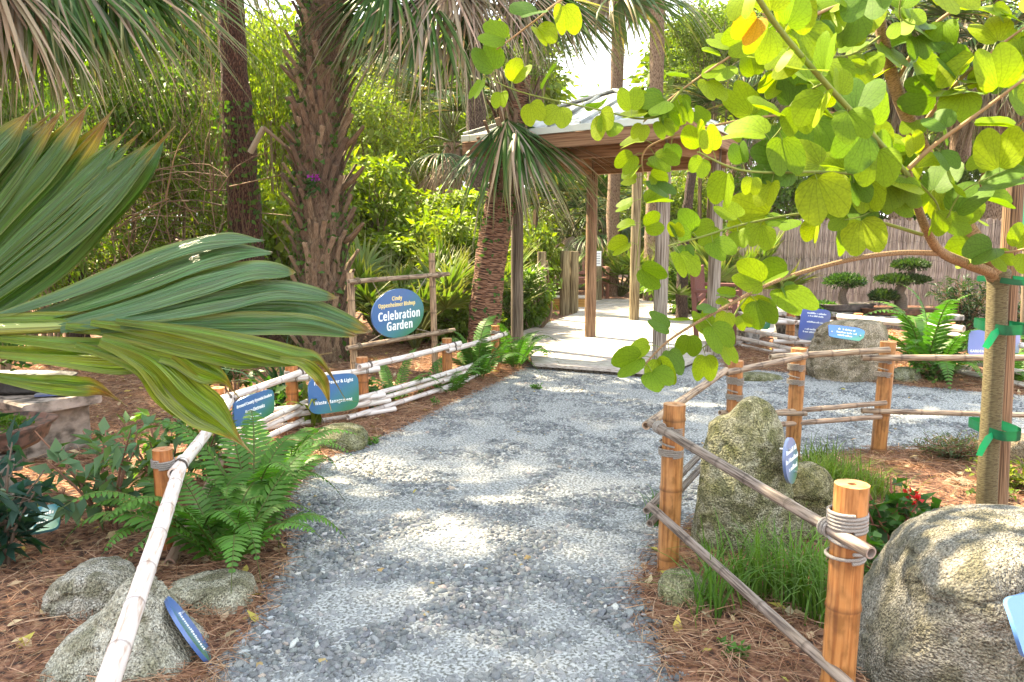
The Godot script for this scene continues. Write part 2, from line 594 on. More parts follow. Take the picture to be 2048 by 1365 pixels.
	for k in 190000:
		var zz := -rf(1.4, 10.0)
		var xx := rf(-6.0, 6.2)
		if absf(xx / zz) > 0.75:
			continue
		var p := Vector2(xx, zz)
		var d := edge_distance(p)
		if Geometry2D.is_point_in_polygon(p, path_poly):
			if d > absf(rng.randfn(0, 0.03)) and rng.randf() > 0.0025:
				continue
			d = 0.0
		if rng.randf() > (1.0 if d < 0.5 else 0.55):
			continue
		var s := rf(0.09, 0.2)
		var y := ground_height(xx, zz) + rf(0.004, 0.022)
		var b := Basis.from_euler(Vector3(rf(-1.2, 1.2), rf(0, TAU), rng.randfn(0, 0.13))).scaled_local(Vector3(s, 0.15, 0.15))
		ts.append(Transform3D(b, Vector3(xx, y, zz)))
		cols.append(jit([lin(0.27, 0.14, 0.08), lin(0.35, 0.20, 0.12), lin(0.18, 0.09, 0.055), lin(0.42, 0.28, 0.18)][rng.randi() % 4], 0.2))
	stuff("pine_straw", "reddish brown pine needles lying over the beds", needle.mesh(M.dry_leaf), ts, cols)
	print("needles ", ts.size())
	var dl := MB.new()
	dl.leaf(Vector3(-0.5, 0, 0), Vector3.RIGHT, Vector3.UP, 1.0, 0.5, Color.WHITE, 0.25, -0.12)
	ts = []
	cols = PackedColorArray()
	for k in 9000:
		var zz := -rf(1.6, 12.0)
		var xx := rf(-7.0, 6.5)
		if absf(xx / zz) > 0.75:
			continue
		var p := Vector2(xx, zz)
		if Geometry2D.is_point_in_polygon(p, path_poly) and rng.randf() > 0.006:
			continue
		var s := rf(0.03, 0.085)
		var b := Basis.from_euler(Vector3(rng.randfn(0, 0.35), rf(0, TAU), rng.randfn(0, 0.35))).scaled_local(Vector3(s, s, s))
		ts.append(Transform3D(b, Vector3(xx, maxf(ground_height(xx, zz), 0.004) + 0.014, zz)))
		cols.append(jit([lin(0.30, 0.19, 0.11), lin(0.38, 0.27, 0.15), lin(0.22, 0.12, 0.07), lin(0.45, 0.36, 0.22), lin(0.42, 0.36, 0.08)][rng.randi() % 5], 0.25))
	stuff("leaf_litter", "dry fallen leaves lying among the pine straw", dl.mesh(M.dry_leaf), ts, cols)

func make_deck() -> void:
	var h := 0.07
	var a := G(1066, 727, h)
	var b := G(1326, 746, h)
	var c := G(1445, 696, h)
	var outline := PackedVector2Array([Vector2(a.x, a.z), Vector2(b.x, b.z), Vector2(c.x, c.z), Vector2(3.9, -11.3), Vector2(3.6, -15.8), Vector2(1.2, -15.8), Vector2(1.1, -13.3), Vector2(0.14, -10.9)])
	var dir := (Vector2(b.x, b.z) - Vector2(a.x, a.z)).normalized()
	var out := Vector2(-dir.y, dir.x)
	if out.y > 0:
		out = -out
	var root := thing("boardwalk", "sunlit weathered plank boardwalk under and behind the pavilion", "boardwalk", Vector3(a.x, 0, a.z))
	var o2 := Vector2(a.x, a.z)
	rng.seed = 7
	# sub frame, so that the gaps between planks are dark
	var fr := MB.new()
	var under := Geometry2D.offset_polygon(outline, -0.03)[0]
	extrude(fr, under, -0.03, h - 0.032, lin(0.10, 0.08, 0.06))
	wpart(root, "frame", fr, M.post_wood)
	for i in range(-1, 64):
		var w := 0.135
		var s0 := o2 + out * (i * (w + 0.008)) - dir * 6.0
		var strip := PackedVector2Array([s0, s0 + dir * 16.0, s0 + dir * 16.0 + out * w, s0 + out * w])
		for piece in Geometry2D.intersect_polygons(strip, outline):
			if piece.size() < 3:
				continue
			var mb := MB.new()
			extrude(mb, piece, h - 0.03, h + rf(-0.0015, 0.0015), jit(lin(0.50, 0.46, 0.42), 0.10), dir)
			wpart(root, "plank", mb, M.deck_wood)

func extrude(mb: MB, poly: PackedVector2Array, y0: float, y1: float, col: Color, grain := Vector2(1, 0)) -> void:
	var across := Vector2(-grain.y, grain.x)
	var tris := Geometry2D.triangulate_polygon(poly)
	var s := mb.v.size()
	for p in poly:
		mb.vert(Vector3(p.x, y1, p.y), Vector3.UP, col, Vector2(p.dot(across) * 3.0, p.dot(grain)))
	for i in range(0, tris.size(), 3):
		mb.tri(s + tris[i], s + tris[i + 1], s + tris[i + 2])
	var mid := Vector2.ZERO
	for p in poly:
		mid += p / poly.size()
	for i in poly.size():
		var p := poly[i]
		var q := poly[(i + 1) % poly.size()]
		var e := (q - p).normalized()
		var nn := Vector3(-e.y, 0, e.x)
		if Vector2(nn.x, nn.z).dot((p + q) * 0.5 - mid) < 0:
			nn = -nn
		mb.flat4(Vector3(p.x, y0, p.y), Vector3(q.x, y0, q.y), Vector3(q.x, y1, q.y), Vector3(p.x, y1, p.y), nn, col)

func round_post(mb: MB, base: Vector3, r: float, h: float, col: Color, lean := Vector3.ZERO) -> void:
	var pts := PackedVector3Array()
	var cols := PackedColorArray()
	for i in 7:
		var t := i / 6.0
		pts.append(base + Vector3(0, h * t, 0) + lean * t)
		cols.append(jit(col, 0.06))
	mb.tube(pts, PackedFloat32Array([r * 1.02, r * 1.01, r, r * 0.995, r * 0.99, r * 0.985, r * 0.96]), 16, cols, 3)

func make_pavilion() -> void:
	var L := Vector3(0.06, 0, -9.4)
	var Fr := Vector3(1.53, 0, -8.2)
	var B := Vector3(1.02, 0, -10.35)
	var R := Vector3(2.3, 0, -9.1)
	var C := Vector3(1.2, 0, -9.35)
	var root := thing("pavilion", "small open timber pavilion with low metal hip roof", "pavilion", C)
	var corners := [L, Fr, R, B]
	var tones := [lin(0.16, 0.13, 0.10), lin(0.30, 0.26, 0.22), lin(0.30, 0.26, 0.22), lin(0.27, 0.17, 0.10)]
	for i in 4:
		var mb := MB.new()
		round_post(mb, corners[i] + Vector3(0, 0.03, 0), 0.072, 2.32, tones[i])
		wpart(root, "post", mb, M.post_wood)
	var eave := 2.50
	var over := []
	for p in corners:
		var d: Vector3 = (p - C).normalized()
		over.append(p + d * 0.62)
	over[0] = Vector3(-0.56, 0, -9.5)
	over[1] = Vector3(1.66, 0, -7.58)
	over[2] = Vector3(2.54, 0, -9.3)
	over[3] = Vector3(0.98, 0, -11.1)
	# beams between the posts
	var names := [[0, 1, 2.32], [1, 2, 2.32], [2, 3, 2.24], [3, 0, 2.24]]
	for e in names:
		var p: Vector3 = corners[e[0]]
		var q: Vector3 = corners[e[1]]
		var d: Vector3 = (q - p).normalized()
		var up := Vector3(0, e[2] + 0.0, 0)
		var mb := MB.new()
		mb.bar(p + up - d * 0.12, q + up + d * 0.12, Vector3.UP, 0.2, 0.075, lin(0.30, 0.17, 0.085))
		wpart(root, "beam", mb, M.beam_wood)
	var apex := Vector3(1.18, 2.98, -9.4)
	# fascia boards and metal drip edge
	for i in 4:
		var p: Vector3 = over[i]
		var q: Vector3 = over[(i + 1) % 4]
		var mb := MB.new()
		mb.bar(p + Vector3(0, eave - 0.115, 0), q + Vector3(0, eave - 0.115, 0), Vector3.UP, 0.15, 0.045, lin(0.25, 0.145, 0.075))
		wpart(root, "fascia_board", mb, M.beam_wood)
		mb = MB.new()
		var d: Vector3 = (q - p).normalized()
		var o := Vector3(d.z, 0, -d.x)
		if o.dot(p - C) < 0:
			o = -o
		mb.bar(p + Vector3(0, eave - 0.005, 0) + o * 0.035, q + Vector3(0, eave - 0.005, 0) + o * 0.035, Vector3.UP, 0.07, 0.02, lin(0.50, 0.55, 0.50), 0.003)
		wpart(root, "drip_edge", mb, M.paint)
	# roof planes with standing seams, rafters and boards under them
	for i in 4:
		var p: Vector3 = over[i] + Vector3(0, eave, 0)
		var q: Vector3 = over[(i + 1) % 4] + Vector3(0, eave, 0)
		var nn := (q - p).cross(apex - p).normalized()
		if nn.y < 0:
			nn = -nn
		var mb := MB.new()
		var lift := nn * 0.03
		for layer in 2:
			var off := lift if layer == 0 else Vector3.ZERO
			var s := mb.vert(p + off, nn if layer == 0 else -nn, Color.WHITE)
			mb.vert(q + off, nn if layer == 0 else -nn, Color.WHITE)
			mb.vert(apex + off, nn if layer == 0 else -nn, Color.WHITE)
			mb.tri(s, s + 1, s + 2)
		var rp := wpart(root, "roof_panel", mb, M.metal_roof)
		var e := (q - p).normalized()
		var inward := nn.cross(e)
		if inward.dot(apex - p) < 0:
			inward = -inward
		var span := p.distance_to(q)
		var at_apex := (apex - p).dot(e)
		var run := (apex - p).dot(inward)
		var k := int(span / 0.4)
		for j in range(1, k):
			var f := span * j / k
			var reach := run * (f / at_apex if f < at_apex else (span - f) / (span - at_apex))
			var sm := MB.new()
			sm.bar(p + e * f + nn * 0.045, p + e * f + nn * 0.045 + inward * maxf(reach - 0.03, 0.05), nn, 0.03, 0.014, lin(0.8, 0.82, 0.83), 0.003)
			wpart(rp, "seam", sm, M.metal_roof)
		for j in range(1, k):
			var f := span * j / k + 0.1
			var reach := run * (f / at_apex if f < at_apex else maxf(span - f, 0.0) / (span - at_apex))
			var rf_ := MB.new()
			rf_.bar(p + e * f - nn * 0.09 + inward * 0.03, p + e * f - nn * 0.09 + inward * maxf(reach, 0.1), nn, 0.11, 0.04, lin(0.33, 0.19, 0.10))
			wpart(root, "rafter", rf_, M.beam_wood)
		var bd := MB.new()
		var s2 := bd.vert(p - nn * 0.02, -nn, lin(0.42, 0.27, 0.16))
		bd.vert(q - nn * 0.02, -nn, lin(0.42, 0.27, 0.16), Vector2(1, 3))
		bd.vert(apex - nn * 0.02, -nn, lin(0.42, 0.27, 0.16), Vector2(3, 1))
		bd.tri(s2, s2 + 1, s2 + 2)
		wpart(root, "ceiling_board", bd, M.beam_wood)
		var hp := MB.new()
		hp.bar(p + Vector3(0, 0.05, 0), apex + Vector3(0, 0.05, 0), Vector3.UP, 0.03, 0.09, lin(0.8, 0.82, 0.83))
		wpart(root, "hip_cap", hp, M.metal_roof)

func make_bollards() -> void:
	# free standing round posts along the boardwalk
	var list := [
		[1129, 626, 502, 0.075, "post of the close timber pair that stands at the boardwalk edge nearer the planter"],
		[1147, 624, 503, 0.072, "post of the close timber pair on the boardwalk, nearer the pavilion"],
		[1083, 640, 504, 0.068, "grey timber post among leaves beside the boardwalk"],
		[1195, 602, 502, 0.062, "timber post with white notice at the far end of the boardwalk"],
		[1268, 642, 330, 0.075, "tall brownish timber post behind the pale grey pavilion post"],
	]
	rng.seed = 40
	for a in list:
		var base := G(a[0], a[1], 0.05)
		var d := -base.z
		var top: float = EYE.y + ray(a[0], a[2]).y * d
		var mb := MB.new()
		round_post(mb, Vector3(base.x, 0.0, base.z), a[3] * d / 12.0, top, lin(0.29, 0.24, 0.14))
		var t := thing("timber_post", a[4], "post", Vector3(base.x, 0, base.z), "timber posts along the boardwalk")
		wpart(t, "shaft", mb, M.post_wood)
	# the white notice
	var np := P(1195, 517, 15.2)
	var nb := thing("notice", "white printed notice fixed to a boardwalk post", "notice", np)
	var mb := MB.new()
	mb.bar(np + Vector3(-0.005, 0.14, 0.1), np + Vector3(-0.005, -0.14, 0.1), Vector3.RIGHT, 0.13, 0.012, lin(0.78, 0.80, 0.82), 0.003)
	wpart(nb, "board", mb, M.paint)
	mb = MB.new()
	for k in 5:
		var y := 0.09 - k * 0.045
		mb.bar(np + Vector3(-0.05, y, 0.108), np + Vector3(0.04, y, 0.108), Vector3.UP, 0.012, 0.004, lin(0.2, 0.22, 0.3), 0.001)
	wpart(nb, "print", mb, M.paint)

# ---------------------------------------------------------------- bamboo, fences
func bamboo(mb: MB, p: Vector3, q: Vector3, r: float, col: Color, gap := 0.22, ends := 3, hole := 0.7, sag := 0.0) -> void:
	var L := p.distance_to(q)
	var pts := PackedVector3Array()
	var rad := PackedFloat32Array()
	var cols := PackedColorArray()
	var at := gap * rf(0.2, 0.8)
	var stops := [[0.0, 1.0, 1.0]]
	while at < L - 0.03:
		stops.append([at - 0.010, 1.0, 0.95])
		stops.append([at - 0.003, 1.07, 0.5])
		stops.append([at + 0.004, 1.05, 0.75])
		stops.append([at + 0.014, 0.985, 1.08])
		stops.append([at + gap * 0.5, 1.0, rf(0.92, 1.05)])
		at += gap * rf(0.85, 1.15)
	stops.append([L, 1.0, 1.0])
	var d := (q - p) / L
	for s in stops:
		if s[0] > L or s[0] < 0.0:
			continue
		var f: float = s[0] / L
		pts.append(p + d * float(s[0]) - Vector3(0, sag * 4.0 * f * (1.0 - f), 0))
		rad.append(r * float(s[1]))
		cols.append(Color(col.r * s[2], col.g * s[2] * lerpf(1, s[2], 0.15), col.b * s[2] * lerpf(1, s[2], 0.2)))
	mb.tube(pts, rad, 14, cols, 0)
	for e in 2:
		if ends & (1 << e):
			hollow(mb, pts[0] if e == 0 else pts[pts.size() - 1], -d if e == 0 else d, r, hole, col)

func hollow(mb: MB, o: Vector3, out: Vector3, r: float, hole: float, col: Color) -> void:
	var x := (Vector3.UP if absf(out.y) < 0.9 else Vector3.RIGHT).cross(out).normalized()
	var y := out.cross(x)
	var cut := Color(minf(col.r * 1.1 + 0.06, 0.75), minf(col.g * 1.1 + 0.05, 0.7), col.b * 1.1 + 0.05)
	var deep := out * minf(0.05, r * 1.5)
	var s := mb.v.size()
	for j in 15:
		var a := TAU * j / 14.0
		var e := x * cos(a) + y * sin(a)
		mb.vert(o + e * r, out, cut, Vector2(0.3, 0.1))
		mb.vert(o + e * r * hole, out, cut, Vector2(0.3, 0.12))
		mb.vert(o + e * r * hole, -e, cut, Vector2(0.3, 0.1))
		mb.vert(o + e * r * hole - deep, -e, cut, Vector2(0.3, 0.2))
		mb.vert(o + e * r * hole - deep, out, cut, Vector2(0.3, 0.2))
	var mid := mb.vert(o - deep, out, cut)
	for j in 14:
		var a := s + j * 5
		mb.quad(a, a + 1, a + 6, a + 5)
		mb.quad(a + 2, a + 3, a + 8, a + 7)
		mb.tri(mid, a + 4, a + 9)

func coil(mb: MB, base: Vector3, axis: Vector3, r: float, turns: float, pitch: float, rope_r: float, col: Color) -> void:
	var x := (Vector3.RIGHT if absf(axis.x) < 0.9 else Vector3.UP).cross(axis).normalized()
	var y := axis.cross(x)
	var pts := PackedVector3Array()
	var k := int(turns * 18)
	for i in k + 1:
		var a := TAU * i / 18.0
		pts.append(base + (x * cos(a) + y * sin(a)) * (r + rope_r * 0.8) + axis * (pitch * i / 18.0))
	mb.tube(pts, PackedFloat32Array([rope_r]), 6, PackedColorArray([col]), 3)

# a rope loop thrown round a post (axis a) and a rail (axis b) that touch
func loop_round(mb: MB, o: Vector3, a: Vector3, b: Vector3, ra: float, rb: float, reach: Vector3, rope_r: float, col: Color) -> void:
	var pts := PackedVector3Array()
	for i in 25:
		var t := TAU * i / 24.0
		pts.append(o - reach * ra * 0.0 + reach * ((rb + rope_r) * 1.05 + (cos(t) - 1.0) * 0.5 * (2.0 * ra + 2.0 * rb + 2.0 * rope_r)) + (a * 0.75 + b * 0.5) * sin(t) * (rb * 1.35 + rope_r))
	mb.tube(pts, PackedFloat32Array([rope_r]), 6, PackedColorArray([col]), 0)

func bamboo_post(root: Node3D, base: Vector3, h: float, r: float, col: Color, m: Material, lean := Vector3.ZERO, called := "post") -> MeshInstance3D:
	var mb := MB.new()
	bamboo(mb, base - Vector3(0, 0.08, 0), base + Vector3(0, h, 0) + lean, r, col, 0.27, 2, 0.26)
	return wpart(root, called, mb, m)

func make_fences() -> void:
	var orange := lin(0.40, 0.185, 0.062)
	var grey := lin(0.20, 0.165, 0.14)
	var tan := lin(0.34, 0.255, 0.185)
	var rope := lin(0.55, 0.50, 0.45)
	rng.seed = 20
	# --- fence round the planted bed on the right
	var p1 := G(1335, 1143)
	var p2 := G(1462, 972)
	var p3 := G(1583, 932)
	var p4 := G(1756, 910)
	var p5 := G(1670, 1440)
	var p6 := p4 + Vector3(1.75, 0, 0.02)
	var root := thing("bamboo_fence", "orange bamboo posts lashed to thin grey rails round the planted bed", "fence", p1)
	var posts := [[p1, 0.75, 0.047, Vector3(0.01, 0, 0)], [p2, 0.74, 0.043, Vector3.ZERO], [p3, 0.75, 0.047, Vector3(0.01, 0, 0)], [p4, 0.755, 0.05, Vector3(0.02, 0, 0)], [p5, 0.75, 0.05, Vector3(0.008, 0, 0.0)], [p6, 0.75, 0.05, Vector3.ZERO]]
	for a in posts:
		var po := bamboo_post(root, a[0], a[1], a[2], jit(orange, 0.08), M.bamboo_orange, a[3])
		var rb := MB.new()
		var near: bool = a[0] == p5
		var rr := 0.0056 if near else 0.0042
		var col := lin(0.62, 0.58, 0.54) if near else rope
		coil(rb, a[0] + Vector3(0, float(a[1]) - 0.135, 0), Vector3.UP, a[2], 5.0, rr * 1.95, rr, col)
		coil(rb, a[0] + Vector3(0, float(a[1]) - 0.225, 0), Vector3.UP, a[2], 4.0 if not near else 1.6, rr * 1.95, rr, col)
		coil(rb, a[0] + Vector3(0, float(a[1]) - 0.19, 0), Vector3(0.22, 1, 0.1).normalized(), float(a[2]) * 1.05, 1.0, 0.02, rr, col)
		wpart(po, "rope_lashing", rb, M.rope)
	# rails: two heights on each side; seen from the path they run just outside the posts
	var rails := [
		[P(1302, 846, 3.32), P(1743, 1107, 2.12), 0.0185, grey],
		[P(1300, 1012, 3.30), P(1722, 1392, 2.12), 0.018, grey],
		[P(1292, 852, 3.36), P(1452, 741, 4.42), 0.019, tan],
		[P(1293, 1022, 3.34), P(1440, 868, 4.42), 0.017, grey],
		[P(1300, 1048, 3.38), P(1445, 888, 4.46), 0.017, grey],
		[P(1452, 746, 4.40), P(1612, 713, 4.85), 0.019, tan],
		[P(1541, 715, 4.78), P(1778, 700, 5.05), 0.020, tan],
		[P(1724, 716, 5.05), P(2130, 716, 5.08), 0.020, tan],
		[P(1440, 826, 4.46), P(1612, 828, 4.82), 0.015, tan],
		[P(1538, 827, 4.80), P(1772, 806, 5.07), 0.016, tan],
		[P(1540, 851, 4.80), P(1762, 834, 5.06), 0.016, tan],
		[P(1724, 822, 5.06), P(2130, 833, 5.08), 0.017, tan],
	]
	for a in rails:
		var mb := MB.new()
		bamboo(mb, a[0], a[1], a[2], jit(a[3], 0.1), M_gap(a[2]), 3, 0.72)
		var ra := wpart(root, "rail", mb, M.bamboo_grey)
	var tie := MB.new()
	for a in [[P(1668, 1063, 2.26), p5, 0.0185], [P(1326, 860, 3.23), p1, 0.0185]]:
		var o: Vector3 = a[0]
		var dir: Vector3 = (rails[0][1] - rails[0][0]).normalized()
		for k in 3:
			coil(tie, o - dir * (0.02 + 0.012 * k), dir, a[2], 1.0, 0.004, 0.005, lin(0.62, 0.58, 0.54))
	wpart(root, "rail_tie", tie, M.rope)

	# --- low whitewashed fence along the left side of the path
	var white := lin(0.60, 0.55, 0.52)
	var q := [Vector3(-0.98, 0, -1.55), Vector3(-1.60, 0, -3.55), Vector3(-1.86, 0, -4.95), G(587, 859), G(727, 838), G(895, 783), G(991, 746)]
	root = thing("bamboo_fence", "low whitewashed bamboo rail fence along the path below the oval sign", "fence", q[1])
	for i in range(1, 7):
		var col := jit(lin(0.42, 0.17, 0.055), 0.1)
		var po := bamboo_post(root, q[i], 0.49, 0.045, col, M.bamboo_orange)
		var rb := MB.new()
		coil(rb, q[i] + Vector3(0, 0.405, 0), Vector3.UP, 0.045, 4.0, 0.0095, 0.005, lin(0.5, 0.46, 0.43))
		wpart(po, "rope_lashing", rb, M.rope)
	for i in 6:
		var a: Vector3 = q[i]
		var b: Vector3 = q[i + 1]
		var d := (b - a).normalized()
		var side := Vector3(-d.z, 0, d.x)
		if side.x < 0:
			side = -side
		var levels := [0.40] if i < 1 else ([0.405, 0.17] if i < 2 else [0.40, 0.185, 0.135, 0.06])
		for k in levels.size():
			var y: float = levels[k] + (0.035 if i % 2 == 0 and i > 0 else 0.0) * (1.0 if k == 0 else 0.4)
			var r := 0.029 if i < 2 else 0.024
			if k > 0:
				r *= 0.85
			var s := 0.12 + 0.05 * k
			var aa := a - d * (s if i > 0 else 0.0) + side * 0.072
			var bb := b + d * (s * 0.9) + side * 0.072
			if i == 5 and k > 0:
				bb = b - d * (0.12 * k)
			if i == 1 and k > 0:
				aa = a - d * 0.25 + side * 0.06 + Vector3(0, -0.13, 0)
			var mb := MB.new()
			bamboo(mb, aa + Vector3(0, y, 0), bb + Vector3(0, y, 0), r, jit(white if not (i == 1 and k > 0) else lin(0.3, 0.2, 0.15), 0.05), 0.3, 3, 0.72, 0.008)
			var ra := wpart(root, "rail", mb, M.bamboo_white)
			if k == 0 and i > 0:
				var tb := MB.new()
				for e in 2:
					coil(tb, (a if e == 0 else b) + side * 0.072 + Vector3(0, y, 0) - d * 0.01, d, r, 2.0, 0.012, 0.0028, lin(0.2, 0.16, 0.14))
				wpart(ra, "twine", tb, M.rope)

	# --- the far fence on the other side of the gravel
	q = [G(1430, 683), G(1578, 716), G(1712, 718), G(1893, 745), G(2100, 790)]
	root = thing("bamboo_fence", "low whitewashed bamboo rail fence in front of the bonsai benches", "fence", q[1])
	for i in range(1, 5):
		var po := bamboo_post(root, q[i], 0.52, 0.05, jit(lin(0.45, 0.19, 0.06), 0.1), M.bamboo_orange)
		var rb := MB.new()
		coil(rb, q[i] + Vector3(0, 0.42, 0), Vector3.UP, 0.05, 5.0, 0.0115, 0.006, lin(0.5, 0.44, 0.40))
		wpart(po, "rope_lashing", rb, M.rope)
	for i in 4:
		var a: Vector3 = q[i]
		var b: Vector3 = q[i + 1]
		var d := (b - a).normalized()
		var side := Vector3(-d.z, 0, d.x)
		if side.z < 0:
			side = -side
		var levels := [0.43, 0.24, 0.13, 0.04] if i == 0 else ([0.42, 0.2, 0.09] if i < 3 else [0.41, 0.17, 0.06])
		for k in levels.size():
			var y: float = levels[k] + (0.05 if i == 2 and k == 0 else 0.0)
			var r := 0.036 if i == 2 and k == 0 else 0.026
			var mb := MB.new()
			bamboo(mb, a - d * 0.2 + side * 0.08 + Vector3(0, y, 0), b + d * (0.18 + 0.05 * k) + side * 0.08 + Vector3(0, y + rf(-0.012, 0.012), 0), r, jit(white, 0.06), 0.32, 3, 0.7)
			var ra := wpart(root, "rail", mb, M.bamboo_white)

	# --- frame of the oval sign
	var a := P(705, 562, 6.9)
	var b := P(868, 551, 7.8)
	root = thing("sign_frame", "weathered bamboo frame holding the oval sign", "frame", Vector3(b.x, 0, b.z))
	var d := Vector3(b.x - a.x, 0, b.z - a.z).normalized()
	for e in [[Vector3(b.x, 0, b.z), 1.24], [Vector3(a.x, 0, a.z), 1.1]]:
		var mb := MB.new()
		bamboo(mb, e[0] - Vector3(0, 0.05, 0), e[0] + Vector3(-0.02, e[1], 0), 0.031, lin(0.36, 0.25, 0.15), 0.25, 2, 0.7)
		wpart(root, "upright", mb, M.bamboo_grey)
	var front := Vector3(d.z, 0, -d.x)
	if front.z < 0:
		front = -front
	for e in [[1.03, 0.10, 0.16], [0.465, 0.14, 0.24]]:
		var mb := MB.new()
		bamboo(mb, Vector3(a.x, e[0], a.z) - d * e[1] + front * 0.052, Vector3(b.x, e[0], b.z) + d * e[2] + front * 0.052, 0.021, lin(0.30, 0.22, 0.15), 0.3, 3, 0.7)
		wpart(root, "crossbar", mb, M.bamboo_grey)
		var rb := MB.new()
		for o in [Vector3(a.x, e[0], a.z), Vector3(b.x, e[0], b.z)]:
			for k in 4:
				coil(rb, o + front * 0.052 + d * (0.012 * k - 0.02), (d + Vector3(0, 0.4 if k % 2 else -0.4, 0)).normalized(), 0.023, 1.0, 0.006, 0.005, lin(0.36, 0.27, 0.18))
			coil(rb, o - Vector3(0, 0.02, 0), Vector3.UP, 0.033, 2.0, 0.012, 0.005, lin(0.36, 0.27, 0.18))
		wpart(root, "rope_lashing", rb, M.rope)

func M_gap(r: float) -> float:
	return 0.2 if r > 0.018 else 0.24

# the tall screen of split canes behind the bonsai
func make_screen() -> void:
	rng.seed = 64
	var a := P(1480, 470, 12.6)
	var b := P(2150, 440, 10.6)
	var d := Vector3(b.x - a.x, 0, b.z - a.z)
	var n := 205
	var root := thing("bamboo_screen", "tall screen of narrow brown bamboo canes behind the bonsai", "screen", Vector3(a.x, 0, a.z))
	var meshes := []
	for k in 8:
		var mb := MB.new()
		var c := jit([lin(0.34, 0.285, 0.25), lin(0.29, 0.24, 0.21), lin(0.40, 0.34, 0.29), lin(0.25, 0.20, 0.175)][k % 4], 0.1)
		var pts := PackedVector3Array()
		var rad := PackedFloat32Array()
		var cols := PackedColorArray()
		var y := 0.0
		var gap := rf(0.14, 0.2)
		var off := rf(0, gap)
		for s in [0.0, 0.25, 0.5, 0.75, 1.0, 1.25, 1.5]:
			pts.append(Vector3(0, s - 0.004 + off * 0.2, 0))
			rad.append(0.0158)
			cols.append(c)
			pts.append(Vector3(0, s + 0.004 + off * 0.2, 0))
			rad.append(0.0176)
			cols.append(c * 0.62)
			pts.append(Vector3(0, s + 0.013 + off * 0.2, 0))
			rad.append(0.0158)
			cols.append(c * 1.05)
		pts.append(Vector3(0, 1.6 + rf(-0.02, 0.02), 0))
		rad.append(0.0155)
		cols.append(c)
		mb.tube(pts, rad, 6, cols, 2)
		meshes.append(mb.mesh(M.bamboo_grey))
	for i in n:
		var t := float(i) / n
		part(root, "cane", meshes[rng.randi() % 8], Transform3D(Basis.from_euler(Vector3(0, rf(0, TAU), rf(-0.006, 0.006))), d * t + Vector3(0, rf(-0.02, 0.01), rf(-0.004, 0.004))))
	for y in [0.35, 1.2]:
		var mb := MB.new()
		bamboo(mb, Vector3(a.x, y, a.z - 0.03), Vector3(b.x, y, b.z - 0.03), 0.014, lin(0.2, 0.15, 0.11), 0.3, 0)
		wpart(root, "batten", mb, M.bamboo_grey)

